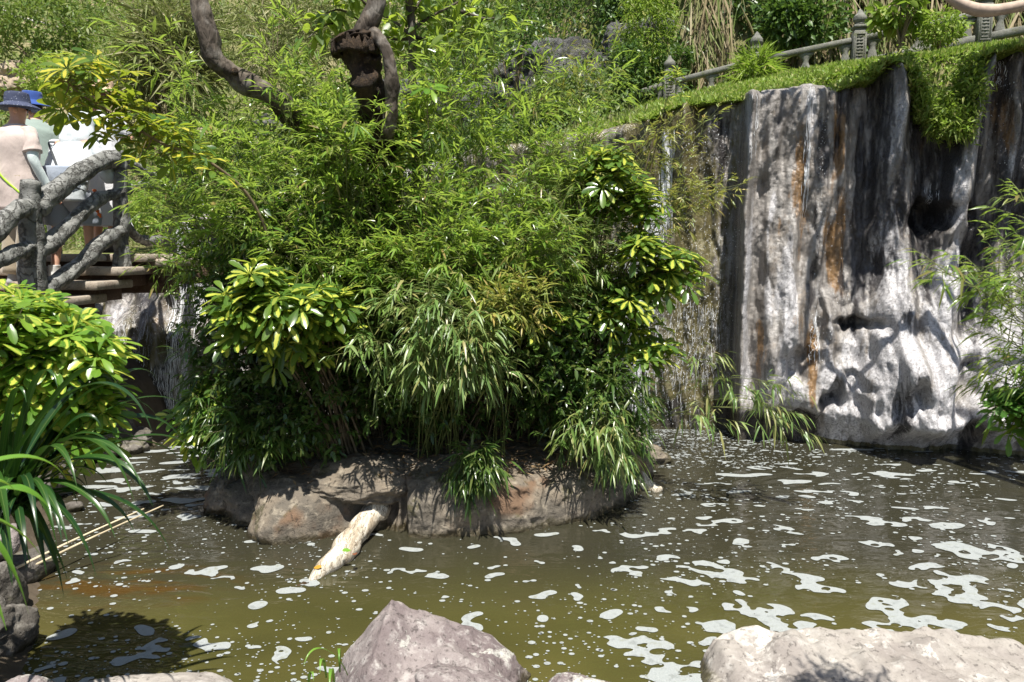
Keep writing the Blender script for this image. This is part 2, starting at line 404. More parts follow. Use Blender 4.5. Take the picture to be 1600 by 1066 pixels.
def schef_whorl(pl, p, ax, size=1.0, nl=8):
    r = pl.r; ax = nrm(ax); x = nrm(np.cross(ax, (0.2, 0.9, 0.1))); y = np.cross(ax, x); k = nl + r.randint(-1, 2)
    a = np.linspace(0, 2 * math.pi, k, endpoint=False) + r.uniform(0, 6) + r.normal(size=k) * 0.08
    rad = x[None] * np.cos(a)[:, None] + y[None] * np.sin(a)[:, None]; e = r.uniform(0.0, 0.45)
    d = nrm(rad * math.cos(e) + ax * math.sin(e) + r.normal(size=(k, 3)) * 0.06)
    L = r.uniform(0.85, 1.15, k) * 0.105 * size
    pl.lf(p + d * 0.015, d, nrm(ax + rad * -0.3 + r.normal(size=(k, 3)) * 0.1), L, L * r.uniform(0.34, 0.42, k), r.uniform(0.1, 0.45, k))
def schef_head(pl, p, d, size=1.0, nw=8):
    r = pl.r; d = nrm(d)
    for i in range(nw):
        t = i / nw; o = nrm(d * (0.25 + 0.9 * t) + rdir(r)[0] * (1.0 - 0.55 * t) + np.array((0, -0.1, 0.35)))
        q = p - d * (1 - t) * 0.16 * size; e = q + o * r.uniform(0.07, 0.13) * size; pl.twig(q, e, 0.0018)
        schef_whorl(pl, e, nrm(o * 0.5 + np.array((0, -0.15, 0.85)) + r.normal(size=3) * 0.25), size * r.uniform(0.8, 1.05))
def small_spray(pl, p, d, size=1.0, nl=10, wr=0.42):
    r = pl.r; ln = r.uniform(0.12, 0.25) * size; d = nrm(d); pl.twig(p, p + d * ln)
    k = max(4, int(nl * r.uniform(0.7, 1.3))); t = r.uniform(0.1, 1, k); dd = nrm(d * 0.7 + rdir(r, k) * 0.9 + np.array((0, 0, -0.05)))
    L = r.uniform(0.04, 0.075, k) * size
    pl.lf(p + d * (t * ln)[:, None], dd, nrm(np.array((0, -0.1, 1)) + r.normal(size=(k, 3)) * 0.5), L, L * wr, r.uniform(0, 0.4, k))
def grow(pl, base, zones, spray, stem_r=0.006, arch=0.35, side=5, jitter=0.25, reach=0.5, seg=5, spread=0.09, minY=None, **kw):
    "zones: (px, py, Y, rx px, ry px, rY m, number of stems)"
    r = pl.r
    for z in zones:
        px, py, Y, rx, ry, rY, n = z[:7]
        for _ in range(n):
            q = rdir(r)[0] * r.uniform(0.15, 1) ** 0.4
            tip = P(px + q[0] * rx, py + q[2] * ry, Y + q[1] * rY)
            b = base + np.array((r.normal() * spread, r.normal() * spread, 0))
            mid = b * 0.45 + tip * 0.55; mid[2] = max(b[2], tip[2]) * 0.75 + min(b[2], tip[2]) * 0.25 + arch * np.linalg.norm(tip[:2] - b[:2]) * 0.6
            path = bez(b, mid, tip, 12); pl.stem(path, stem_r, 0.0015, seg)
            ln = np.linalg.norm(np.diff(path, axis=0), axis=1).sum(); m = max(3, int(side * reach * ln / 0.35)) if False else side
            for s_ in range(m):
                t = 1 - reach * (s_ / m) ** 1.0 * r.uniform(0.7, 1.1); i = min(10, int(t * 11)); f = t * 11 - i
                p = path[i] * (1 - f) + path[i + 1] * f; T = nrm(path[i + 1] - path[i])
                d = nrm(T * 0.55 + rdir(r)[0] * (0.15 if s_ == 0 else 0.95) + np.array((0, 0, 0.05)))
                if s_ and jitter:
                    e = p + d * r.uniform(0.3, 1) * jitter; pl.twig(p, e, 0.002); p = e; d = nrm(d + rdir(r)[0] * 0.4)
                spray(pl, p, d, **kw)
def crown_cloud(pl, c, rad, n, L=0.08, wr=0.45, seed=0.0, clump=1.6, thr=-0.05, droop=0.3, upn=0.8):
    "leaves in tufts spread through an uneven crown"
    r = pl.r; c = np.asarray(c, float); rad = np.asarray(rad, float); k = int(n * 2.2)
    u = rdir(r, k) * (r.uniform(0.12, 1, k) ** 0.45)[:, None]
    u *= (1 + 0.28 * fbm(u[:, 0] * 2.2 + seed, u[:, 1] * 2.2, u[:, 2] * 2.2, 3))[:, None]
    p = c + u * rad; f = fbm(p[:, 0] * clump + seed, p[:, 1] * clump, p[:, 2] * clump, 3); p = p[f > thr][:n]; m = len(p)
    out = nrm((p - c) / rad); d = nrm(out * 0.6 + rdir(r, m) * 0.9 + np.array((0, 0, -0.15)))
    LL = r.uniform(0.7, 1.3, m) * L
    pl.lf(p, d, nrm(np.array((0, 0, upn)) + r.normal(size=(m, 3)) * 0.6), LL, LL * wr, r.uniform(0, 1, m) * droop)
# ------------------------------------------------------------------ terrain
POND = np.array([(-2.15, 2.8), (-0.5, 2.75), (3, 2.7), (10, 2.5), (10, 6.0), (6.3, 7.2), (3.47, 8.0), (1.2, 8.7), (-1, 9.1), (-3.2, 9.2), (-4.05, 8.8), (-3.9, 8.1), (-3.8, 7.3), (-4.35, 6.7), (-3.75, 5.6), (-3.05, 4.4), (-2.5, 3.5)])
def pond_sd(x, y):
    p = np.stack([np.asarray(x, float), np.asarray(y, float)], -1); d = np.full(p.shape[:-1], 1e9); ins = np.zeros(p.shape[:-1], bool)
    for a, b in zip(POND, np.roll(POND, -1, 0)):
        e = b - a; w = p - a; t = np.clip((w @ e) / (e @ e), 0, 1); d = np.minimum(d, np.linalg.norm(w - t[..., None] * e, axis=-1))
        c = ((a[1] > p[..., 1]) != (b[1] > p[..., 1])); xi = (b[0] - a[0]) * (p[..., 1] - a[1]) / (b[1] - a[1] + 1e-12) + a[0]
        ins ^= c & (p[..., 0] < xi)
    return np.where(ins, d, -d)
def hland(x, y):
    x = np.asarray(x, float); y = np.asarray(y, float)
    near = 0.2 + 0.15 * sstep(-2, -4, x) + 0.9 * sstep(-3.6, -5.2, x) * sstep(4.2, 6.4, y) - 0.0 * x
    top = np.interp(x, [-30, -9, -4, 1.5, 4.2, 9, 30], [2.2, 1.9, 1.95, 3.5, 3.98, 4.3, 5.5])
    yw = np.interp(x, [-9, -4, 1.2, 3.5, 6.3, 12], [8.2, 8.8, 8.6, 7.9, 7.1, 6.0])
    up = top + np.interp(x, [-8, -2, 3, 8], [0.10, 0.15, 0.21, 0.215]) * np.clip(y - yw, 0, 6)
    yc = np.interp(x, [-30, -2, 1, 5.6, 12, 30], [14.5, 15.0, 16.0, 13.9, 12.0, 9])
    sl = np.interp(x, [-6, 0, 2.5, 40], [0.72, 0.95, 2.6, 2.6])
    dy = np.clip(y - yc, 0, None)
    cap = np.interp(x, [-6, 0, 2.5, 40], [60, 60, 9, 9])
    rise = np.where(dy * sl < cap, dy * sl, cap + (dy - cap / sl) * 0.6)
    up = up + rise + sstep(0, 3, dy) * (0.7 * fbm(x * 0.28, y * 0.28, 3.0, 3) + 0.15 * fbm(x * 1.3, y * 1.3, 1.0, 3))
    t = sstep(0.3, 0.8, y - yw)
    side = sstep(-4.6, -9, x) * 0.0
    return near * (1 - t) + up * t
def hgt(x, y):
    sd = pond_sd(x, y); l = hland(x, y) + 0.04 * fbm(np.asarray(x) * 2.1, np.asarray(y) * 2.1, 0.0, 3)
    return np.where(sd > 0, -0.7 * sstep(0, 0.5, sd), l * sstep(0, 0.3, -sd))
def axis(segs):
    o = []
    for a, b, n in segs: o += list(np.linspace(a, b, n, endpoint=False))
    return np.array(o + [segs[-1][1]])
gx = axis([(-90, -25, 20), (-25, -9, 50), (-9, 9, 300), (9, 25, 50), (25, 90, 20)]); gy = axis([(-25, 0, 16), (0, 9.6, 190), (9.6, 22, 90), (22, 45, 60), (45, 110, 24)])
GX, GY = np.meshgrid(gx, gy, indexing='ij'); GZ = hgt(GX, GY)
s = NT('hillside_soil'); p = s.geo(); n1 = s.noise(p, 0.6, 5, 0.6); n2 = s.noise(p, 5, 6, 0.65); n3 = s.noise(p, 28, 3)
c = s.ramp(n1, [(0.38, (0.10, 0.13, 0.035)), (0.5, (0.17, 0.16, 0.07)), (0.62, (0.30, 0.25, 0.16))])
c = s.mix(s.mrange(n2, 0.5, 0.7), c, (0.07, 0.08, 0.025)); c = s.mix(s.math('MULTIPLY', s.mrange(n3, 0.5, 0.7), 0.5), c, (0.33, 0.28, 0.2))
low = s.math('MULTIPLY', s.mrange(s.sep(p)[1], 9.4, 8.6), s.mrange(s.sep(p)[2], 2.3, 1.7)); c = s.mix(low, c, s.mix(n2, (0.035, 0.027, 0.02), (0.13, 0.105, 0.075)))
soil = s.end(s.bsdf(c, 0.95, s.bump(n2, 0.6, 0.05), 0.1))
me = mesh(np.stack([GX, GY, GZ], -1).reshape(-1, 3), gridfaces(len(gx), len(gy)), 'ground'); recalc(me)
if me.polygons[0].normal.z < 0: me.flip_normals()
tag(link(me, 'ground', soil), kind='structure')

# pond bed: silt seen through the water
# ------------------------------------------------------------------ water
s = NT('pond_water'); p = s.geo(); xyz = s.sep(p)
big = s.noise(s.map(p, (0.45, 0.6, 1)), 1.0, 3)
murk_refl = s.ramp(big, [(0.35, (0.062, 0.060, 0.020)), (0.5, (0.092, 0.086, 0.026)), (0.66, (0.12, 0.105, 0.033))])
murk_refl = s.mix(s.mrange(s.math('ADD', xyz[1], s.math('MULTIPLY', s.math('SUBTRACT', big, 0.5), 2.0)), 3.4, 4.8), murk_refl, (0.042, 0.040, 0.025))  # darker farther out: the bush's dark reflection put into the water colour
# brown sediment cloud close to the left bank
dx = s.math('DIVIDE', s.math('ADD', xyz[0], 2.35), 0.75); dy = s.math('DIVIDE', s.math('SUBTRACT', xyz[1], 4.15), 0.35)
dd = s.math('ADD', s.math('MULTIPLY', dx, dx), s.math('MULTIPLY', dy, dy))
silt = s.math('MULTIPLY', s.mrange(dd, 1.2, 0.1), s.mrange(s.noise(s.map(p, (1, 3, 1), rot=(0, 0, 0.2)), 2.2, 3), 0.42, 0.62)); murk_refl = s.mix(silt, murk_refl, (0.085, 0.048, 0.013))
# ripples: calm near, choppy and ringed towards the fall
far = s.mrange(xyz[1], 4.6, 7.2); 
rip1 = s.noise(s.map(p, (1.0, 2.6, 1)), 2.6, 3, 0.5, 0.5); rip2 = s.noise(s.map(p, (1.0, 2.2, 1)), 11, 3, 0.55, 0.3); rip3 = s.noise(s.map(p, (1, 1.5, 1)), 34, 2, 0.5)
ring = s.n('ShaderNodeTexWave', wave_type='RINGS', rings_direction='SPHERICAL'); s.put(ring.inputs['Vector'], s.map(p, (1, 1, 0), loc=(-1.2, -8.3, 0)))
for k, v in (('Scale', 2.4), ('Distortion', 3.5), ('Detail', 2.0), ('Detail Scale', 1.2)): s.put(ring.inputs[k], v)
hn = s.math('ADD', s.math('MULTIPLY', rip1, 0.6), s.math('MULTIPLY', s.math('MULTIPLY', rip2, s.math('ADD', s.math('MULTIPLY', far, 0.20), 0.012)), 1.0))
hn = s.math('ADD', hn, s.math('MULTIPLY', s.math('MULTIPLY', ring.outputs['Fac'], far), 0.16))
hn = s.math('ADD', hn, s.math('MULTIPLY', s.math('MULTIPLY', rip3, far), 0.05))
nor = s.bump(hn, 0.38, 0.06)
body = s.n('ShaderNodeBsdfDiffuse'); s.put(body.inputs[0], murk_refl)
tr = s.n('ShaderNodeBsdfTransparent'); s.put(tr.inputs[0], (0.45, 0.38, 0.16))
gl = s.n('ShaderNodeBsdfGlossy'); s.put(gl.inputs['Color'], (1, 1, 1)); s.put(gl.inputs['Roughness'], 0.035); s.put(gl.inputs['Normal'], nor)
fr = s.n('ShaderNodeFresnel'); fr.inputs[0].default_value = 1.33; s.put(fr.inputs[1], nor)
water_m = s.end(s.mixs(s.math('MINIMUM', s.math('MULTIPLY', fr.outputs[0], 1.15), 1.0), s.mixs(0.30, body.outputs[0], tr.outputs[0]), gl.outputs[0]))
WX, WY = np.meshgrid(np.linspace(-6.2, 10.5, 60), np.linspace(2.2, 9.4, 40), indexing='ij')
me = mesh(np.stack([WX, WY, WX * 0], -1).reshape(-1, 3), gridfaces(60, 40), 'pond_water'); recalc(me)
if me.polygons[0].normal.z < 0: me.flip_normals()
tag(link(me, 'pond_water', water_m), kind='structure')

# ------------------------------------------------------------------ foam
rs = np.random.RandomState(11); CELL = 0.009; X0, X1, Y0, Y1 = -4.2, 6.2, 2.7, 8.2
fx = np.arange(X0, X1, CELL); fy = np.arange(Y0, Y1, CELL); FF = np.zeros((len(fx), len(fy)), np.float32)
def stamp(cx, cy, rx, ry, ang, amp):
    R = max(rx, ry) * 2.6; i0, i1 = np.searchsorted(fx, (cx - R, cx + R)); j0, j1 = np.searchsorted(fy, (cy - R, cy + R))
    if i1 - i0 < 2 or j1 - j0 < 2: return
    x = fx[i0:i1, None] - cx; y = fy[None, j0:j1] - cy; c, s_ = math.cos(ang), math.sin(ang)
    u = (x * c + y * s_) / rx; v = (-x * s_ + y * c) / ry
    FF[i0:i1, j0:j1] += amp * np.exp(-(u * u + v * v) * 0.69)
def patch(cx, cy, n, step, r, holes=0.5, st=1.0):
    "a wandering chain of round blobs, some with a hole in the middle"
    a = rs.uniform(0, 6.28); x, y = cx, cy; H = []; C = []
    for i in range(n):
        q = r * rs.uniform(0.65, 1.3); stamp(x, y, q * st, q, rs.uniform(-0.3, 0.3), 0.72); C.append((x, y))
        if rs.rand() < holes: H.append((x + rs.normal() * q * 0.3, y + rs.normal() * q * 0.3, q * rs.uniform(0.4, 0.8)))
        a += rs.normal() * 0.8; x += math.cos(a) * step * st; y += math.sin(a) * step * 0.8
    if n >= 4:      # lacy: the sheet is riddled with round openings of several sizes
        px_, py_ = [q[0] for q in C], [q[1] for q in C]
        for _ in range(int(n * 1.5)):
            k = rs.randint(len(C)); q = r * rs.uniform(0.25, 0.5); H.append((C[k][0] + rs.normal() * r * 0.75 * st, C[k][1] + rs.normal() * r * 0.6, q))
    for h in H: stamp(h[0], h[1], h[2] * st * rs.uniform(0.9, 1.5), h[2], rs.uniform(-0.5, 0.5), -1.4)
for _ in range(44):      # big lacy patches, right half
    x, y = rs.uniform(0.3, 3.6), rs.uniform(3.1, 5.3)
    if x > 0.45 * y - 0.9: patch(x, y, rs.randint(4, 10), 0.058, 0.044, 0.1, 1.25)
for px, py in ((1130, 985), (1190, 880), (1110, 870), (1050, 905), (1270, 965), (1380, 940), (1480, 990), (1390, 975), (1450, 1025), (1100, 830), (1180, 840), (1020, 940), (1460, 910), (1530, 915), (1580, 985), (1030, 1010), (1330, 1015)):
    q = G(px, py); patch(q[0], q[1], rs.randint(6, 11), 0.060, 0.048, 0.1, 1.25)
for _ in range(300):
    y = 2.9 + 4.4 * rs.rand() ** 1.3; x = rs.uniform(-0.72 * y, 0.75 * y); st = 1.2 + max(0, y - 4.6) * 0.7
    if x < 0.2 and y > 5.0 and x > -2.2: continue
    patch(x, y, rs.randint(1, 4), 0.05, rs.uniform(0.014, 0.034), 0.12, st)
for px, py in ((250, 1010), (300, 1000), (385, 1020), (240, 1000), (60, 730), (230, 870), (280, 880), (330, 895), (720, 945), (745, 985), (690, 900), (650, 895), (940, 1000), (905, 860)):
    q = G(px, py); patch(q[0], q[1], rs.randint(3, 7), 0.05, 0.034, 0.15, 1.2)
for _ in range(90):      # stretched foam, narrow left channel and far right
    y = rs.uniform(5.2, 7.4); x = rs.uniform(-4.0, -2.3); patch(x, y, rs.randint(1, 4), 0.06, rs.uniform(0.02, 0.04), 0.0, 1.8)
for _ in range(110):
    y = rs.uniform(5.2, 7.2); x = rs.uniform(1.2, 5.2); patch(x, y, rs.randint(1, 4), 0.05, rs.uniform(0.012, 0.024), 0.1, 2.6)
FF += 0.10 * fbm(fx[:, None] * 9, fy[None, :] * 9, 0.0, 3).astype(np.float32)
# keep the islet clear
ISL = np.array((-0.55, 6.05))
def march(F, xs, ys, th, z):
    a = F[:-1, :-1]; b = F[1:, :-1]; c = F[1:, 1:]; d = F[:-1, 1:]; ii = (a > th) * 1 + (b > th) * 2 + (c > th) * 4 + (d > th) * 8
    Vs = []; Ts = []; n = 0; off = ((0, 0), (1, 0), (1, 1), (0, 1)); val = (a, b, c, d)
    for case in range(1, 16):
        I, J = np.nonzero(ii == case)
        if not len(I): continue
        poly = []
        for k in range(4):
            k2 = (k + 1) % 4; ik = case >> k & 1; ik2 = case >> k2 & 1
            if ik: poly.append(np.stack([xs[I + off[k][0]], ys[J + off[k][1]]], 1))
            if ik != ik2:
                va, vb = val[k][I, J], val[k2][I, J]; t = ((th - va) / (vb - va))[:, None]
                pa = np.stack([xs[I + off[k][0]], ys[J + off[k][1]]], 1); pb = np.stack([xs[I + off[k2][0]], ys[J + off[k2][1]]], 1)
                poly.append(pa + (pb - pa) * t)
        m = len(poly); V = np.stack(poly, 1).reshape(-1, 2); base = n + np.arange(len(I))[:, None] * m
        for k in range(1, m - 1): Ts.append(base + np.array((0, k, k + 1)))
        Vs.append(V); n += len(V)
    V = np.concatenate(Vs); return np.column_stack([V, np.full(len(V), z)]), np.concatenate(Ts)
FV, FT = march(FF, fx, fy, 0.56, 0.004)
fm = MB(); fm.add(FV, FT)
k = 11000; yy = 2.7 + 5.3 * rs.rand(k) ** 1.1; xx = rs.uniform(-0.75, 0.8, k) * yy; dens = vnoise(xx * 1.6, yy * 1.6, 4.0) + 0.35; keep = (rs.rand(k) < np.clip(dens + 0.25, 0.12, 1)); xx, yy = xx[keep], yy[keep]
k2 = 2600; t_ = rs.rand(k2)**1.6; yb = 8.05 - 1.5 * t_; xb = rs.uniform(0.9, 2.9, k2) + rs.normal(size=k2) * 0.2; xx = np.append(xx, xb); yy = np.append(yy, yb); k = len(xx)
rr = 0.0028 + 0.011 * rs.rand(k) ** 4; rr *= 0.8 + 0.08 * yy; a = np.arange(7) / 7 * 6.2832
V = np.stack([xx[:, None] + rr[:, None] * np.cos(a) * rs.uniform(1, 1.5, (k, 1)), yy[:, None] + rr[:, None] * np.sin(a), np.full((k, 7), 0.0035)], -1).reshape(-1, 3)
b = np.arange(k)[:, None] * 7; fm.add(V, np.concatenate([b + np.array((0, q, q + 1)) for q in range(1, 6)]))
s = NT('foam'); p = s.geo(); v = s.vor(p, 160, 'F1'); n = s.noise(p, 18, 4)
c = s.mix(s.mrange(v, 0.1, 0.6), (0.36, 0.38, 0.375), (0.27, 0.29, 0.285)); c = s.mix(s.mrange(n, 0.55, 0.75), c, (0.22, 0.23, 0.19))
d = s.n('ShaderNodeBsdfTransparent'); foam_m = s.end(s.mixs(s.mrange(n, 0.30, 0.48, 0.30, 0.06), s.bsdf(c, 0.6, s.bump(v, 0.4, 0.002), 0.3), d.outputs[0]))
me = mesh(np.concatenate(fm.v), np.concatenate(fm.t), 'foam'); recalc(me)
tag(link(me, 'foam', foam_m, smooth=False), 'pale foam scum drifting on the pond surface', 'foam', kind='stuff')

# ------------------------------------------------------------------ flowstone wall
def wallmat(name, wet=1.0):
    s = NT(name); p = s.geo(); at = s.n('ShaderNodeAttribute', attribute_name='stain'); ch = s.n('ShaderNodeSeparateColor'); s.put(ch.inputs[0], at.outputs['Color'])
    at2 = s.n('ShaderNodeAttribute', attribute_name='stain2'); ch2 = s.n('ShaderNodeSeparateColor'); s.put(ch2.inputs[0], at2.outputs['Color'])
    st = s.map(p, (1, 1, 0.12)); n1 = s.noise(st, 7, 5, 0.62, 0.3); n2 = s.noise(p, 4.5, 6, 0.66); n3 = s.noise(p, 42, 4, 0.65); n4 = s.noise(s.map(p, (1, 1, 0.25)), 24, 4, 0.6)
    c = s.ramp(n1, [(0.3, (0.12, 0.108, 0.098)), (0.48, (0.23, 0.212, 0.195)), (0.66, (0.37, 0.35, 0.33))])
    c = s.mix(s.math('MULTIPLY', s.mrange(n2, 0.52, 0.68), 0.55), c, (0.24, 0.19, 0.14))
    jit = s.math('MULTIPLY', s.math('SUBTRACT', n4, 0.5), 1.1)
    def m(chan, lo=0.32, hi=0.62, a=1.0): return s.math('MULTIPLY', s.mrange(s.math('ADD', chan, jit), lo, hi), a)
    white = s.mix(s.mrange(n3, 0.4, 0.65), (0.52, 0.51, 0.52), (0.33, 0.32, 0.325))
    c = s.mix(m(ch.outputs[1], 0.30, 0.75, 0.92), c, white)
    c = s.mix(m(ch.outputs[0], 0.35, 0.75, 0.88), c, s.mix(n4, (0.11, 0.06, 0.022), (0.36, 0.20, 0.07)))
    c = s.mix(m(ch2.outputs[0], 0.35, 0.7, 0.9), c, s.mix(n2, (0.05, 0.045, 0.015), (0.19, 0.16, 0.055)))
    c = s.mix(m(ch.outputs[2], 0.35, 0.7, 0.9), c, (0.035, 0.032, 0.034))
    c = s.mix(s.math('MULTIPLY', s.mrange(n3, 0.56, 0.7), 0.45), c, (0.05, 0.045, 0.04))
    g = s.noise(p, 11, 6, 0.72, 0.3); c = s.mix(s.math('MULTIPLY', s.mrange(g, 0.50, 0.68), 0.35), c, s.mix(1.0, c, (0.36, 0.33, 0.30), 'MULTIPLY'))
    pit = s.mrange(s.noise(p, 62, 4, 0.7), 0.33, 0.42); c = s.mix(pit, s.mix(0.4, c, (0.03, 0.027, 0.024)), c)
    ck = s.math('ABSOLUTE', s.math('SUBTRACT', s.noise(s.map(p, (1, 1, 0.6)), 5, 6, 0.62, 0.8), 0.5)); ckm = s.mrange(ck, 0.0, 0.010); c = s.mix(ckm, s.mix(0.3, c, (0.04, 0.035, 0.03)), c)
    h = s.math('ADD', s.math('MULTIPLY', n2, 0.4), s.math('ADD', s.math('MULTIPLY', n3, 0.45), s.math('MULTIPLY', n4, 0.35)))
    h = s.math('ADD', h, s.math('ADD', s.math('MULTIPLY', pit, 0.15), s.math('ADD', s.math('MULTIPLY', g, 0.5), s.math('MULTIPLY', ckm, 0.12))))
    wetm = s.math('MULTIPLY', s.math('ADD', ch2.outputs[1], 0.25), wet)
    rough = s.mrange(s.math('ADD', wetm, s.math('MULTIPLY', s.math('SUBTRACT', n2, 0.5), 0.8)), 0.1, 0.75, 0.62, 0.2)
    return s.end(s.bsdf(c, rough, s.bump(h, 0.75, 0.03), 0.5))
wall_m = wallmat('flowstone')
class FlowWall:
    def __init__(s, pts, top, rows=400, cpx=1.8, zb=-0.4, back=0.9):
        s.px = np.array([q[0] for q in pts], float); s.b = np.array([q[1][:2] for q in pts])
        s.tx = np.array([q[0] for q in top], float); s.tz = np.array([P(q[0], q[1], s.base(q[0])[1] + 0.1)[2] for q in top])
        s.rows, s.cpx, s.zb, s.back = rows, cpx, zb, back
    def base(s, px): return np.stack([np.interp(px, s.px, s.b[:, 0]), np.interp(px, s.px, s.b[:, 1])], -1)
    def z(s, px, py): return P(px, py, float(s.base(px)[1]))[2]
    def ztop(s, px): return np.interp(px, s.tx, s.tz)
    def gauss(s, A, px, z, items, k):
        for it in items:
            cx, cy, sx, sy, amp = it[:5]; cz = s.z(cx, cy); szm = sy / F * float(s.base(cx)[1])
            g = np.exp(-(((px - cx) / sx)**2 + ((z - cz) / szm)**2) * 0.7); A += amp * (sstep(0.15, 0.85, g) if k else g)
    def build(s, name, mat, Dfun, Sfun, root=None):
        PX = np.arange(s.px[0], s.px[-1], s.cpx); n = len(PX); B = s.base(PX); T = np.gradient(B, axis=0); N = nrm(np.stack([T[:, 1], -T[:, 0]], 1))
        N = np.stack([np.convolve(np.pad(N[:, i], 40, 'edge'), np.ones(81) / 81, 'valid') for i in (0, 1)], 1)
        zt = s.ztop(PX); zt = np.convolve(np.pad(zt, 8, 'edge'), np.ones(17) / 17, 'valid'); r = 0.13
        t = np.linspace(0, 1, s.rows)[:, None]; Z = s.zb + (zt - r - s.zb)[None] * t; Bk = np.zeros_like(Z)
        a = np.linspace(0, math.pi / 2, 12)[1:, None]; Z = np.concatenate([Z, (zt - r)[None] + r * np.sin(a)]); Bk = np.concatenate([Bk, r * (1 - np.cos(a)) * np.ones(n)])
        q = np.linspace(0, 1, 16)[1:, None]; Z = np.concatenate([Z, zt[None] + 0.02 * np.sin(q * 3) + 0 * zt]); Bk = np.concatenate([Bk, r + q * s.back * np.ones(n)])
        PXX = np.broadcast_to(PX[None], Z.shape); D = Dfun(s, PXX, Z); fade = np.clip(1 - (Bk - r) / s.back, 0, 1); D = D * np.where(Bk > r, fade, 1)
        off = (D - Bk)[..., None] * N[None]; V = np.concatenate([B[None] + off, Z[..., None]], -1)
        V[..., 2] += np.where(Bk > 0, 0.02, 0) * fbm(V[..., 0] * 5, V[..., 1] * 5, 0.0, 3)
        S1, S2 = Sfun(s, PXX, Z, D)
        me = mesh(V.reshape(-1, 3), gridfaces(len(Z), n), name, attrs={'stain': S1.reshape(-1, 3), 'stain2': S2.reshape(-1, 3)})
        if sum(me.polygons[i].normal.y for i in range(0, 4000, 37)) > 0: me.flip_normals()
        s.grid = V; return link(me, name, mat, root)
MW = FlowWall([(690, (-0.65, 8.75)), (960, G(960, 668)), (1000, G(1000, 672)), (1300, G(1300, 690)), (1600, G(1600, 708)), (1800, G(1800, 720)), (2250, (9.2, 6.0))],
    [(690, 235), (900, 205), (1010, 180), (1040, 165), (1070, 158), (1150, 152), (1190, 143), (1255, 133), (1275, 141), (1290, 134), (1325, 120), (1345, 106), (1362, 92), (1382, 92), (1398, 108), (1412, 145), (1432, 185), (1482, 195), (1497, 130), (1508, 82), (1530, 74), (1560, 68), (1600, 60), (1700, 48), (2250, 20)])
def mainD(w, px, z):
    wz = 0.35 * fbm(px / 120, z * 0.8, 2.0, 3) * 60 + 5 * fbm(px / 40, z * 2.2, 4.0, 2)
    q = px + wz; D = 0.13 * fbm(q / 60, z * 0.16, 1.0, 3) + 0.10 * (0.45 - np.abs(fbm(q / 34, z * 0.28, 5.0, 3)))
    low = sstep(2.3, 0.3, z); D = D * (1 + 0.5 * low)
    D += low**1.6 * (0.42 * sstep(1270, 1330, px) + 0.14 * sstep(1150, 1180, px)) 
    D += low * 0.16 * fbm(px / 45, z * 2.0, 9.0, 3) * sstep(1200, 1300, px)
    D += 0.34 * sstep(1141, 1156, px + 6 * fbm(z * 2, 0.3, 1.0, 2)) - 0.12 - 0.10 * sstep(1140, 1060, px) * sstep(3.3, 2.6, z)
    D += 0.20 * np.exp(-((px - 1155) / 10.0)**2) + 0.16 * np.exp(-((px - 1062) / 12.0)**2) * sstep(2.3, 3.0, z)
    for c0, c1, sg, amp, z0 in ((1240, 1215, 15, 0.20, 0.8), (1180, 1195, 12, 0.10, 0.6), (1300, 1290, 10, 0.10, 1.8), (1330, 1322, 13, 0.10, 1.6), (1560, 1545, 22, 0.14, 0.8), (1620, 1600, 26, 0.2, 0.6), (1700, 1690, 30, 0.2, 0.5)):
        c = c1 + (c0 - c1) * np.clip(z / 4, 0, 1); D += amp * np.exp(-((px - c) / sg)**2) * sstep(z0 - 0.4, z0 + 0.4, z)
    for cx0, z0, cx1, w0, w1, amp in ((1374, 4.35, 1385, 16, 48, 0.36), (1512, 4.2, 1462, 14, 34, 0.40)):
        t = np.clip((z0 - z) / 2.6, 0, 1.3); c = cx0 + (cx1 - cx0) * t; ww = w0 + (w1 - w0) * t; D += amp * np.exp(-(np.abs((px - c) / ww))**2.6) * (1 - 0.5 * sstep(0.8, 1.3, t))
    w.gauss(D, px, z, [(1300, 495, 36, 26, .26), (1350, 470, 34, 30, .16), (1312, 585, 46, 32, .26), (1345, 650, 50, 50, .16), (1455, 560, 46, 40, .34), (1528, 640, 36, 44, .30), (1425, 650, 40, 50, .18), (1372, 560, 26, 60, .16),
                      (1228, 520, 16, 70, .16), (1196, 545, 14, 80, .14), (1405, 480, 50, 30, .14), (1580, 600, 40, 50, .25), (1620, 500, 50, 60, .2), (1250, 620, 26, 20, .12)], 0)
    pw = px + 13 * fbm(px / 26, z * 2.4, 51.0, 3); zw = z + 0.09 * fbm(px / 26, z * 2.4, 57.0, 3)
    w.gauss(D, pw, zw, [(1432, 340, 28, 20, -.42), (1502, 327, 15, 12, -.26), (1291, 608, 10, 14, -.24), (1242, 562, 22, 22, -.22), (1276, 500, 8, 26, -.12), (1333, 510, 28, 8, -.16), (1325, 592, 24, 12, -.12), (1406, 596, 10, 14, -.14), (1485, 395, 40, 30, -.12), (1240, 640, 30, 10, -.12)], 1)
    D += 0.16 * (np.clip(np.sin(6.2832 * (z * 1.15 + 0.45 * fbm(px / 60, z * 0.6, 61.0, 3))), -0.3, 1)) * sstep(1265, 1300, px) * sstep(1.9, 1.3, z) * (0.5 + 0.8 * vnoise(px / 50, z * 1.5, 63.0))
    D += 0.10 * sstep(0.50, 0.36, z + 0.06 * vnoise(px / 30, 1.0)) * (0.4 + 0.6 * np.abs(vnoise(px / 22, z * 0.6, 3.0))) * sstep(1275, 1290, px)
    D -= 0.34 * sstep(1150, 1180, px) * 0.5 + 0.40 * sstep(1270, 1330, px)
    D = D + (0.02 - D) * 0.8 * sstep(0.42, 0.0, z) * sstep(1150, 1180, px)
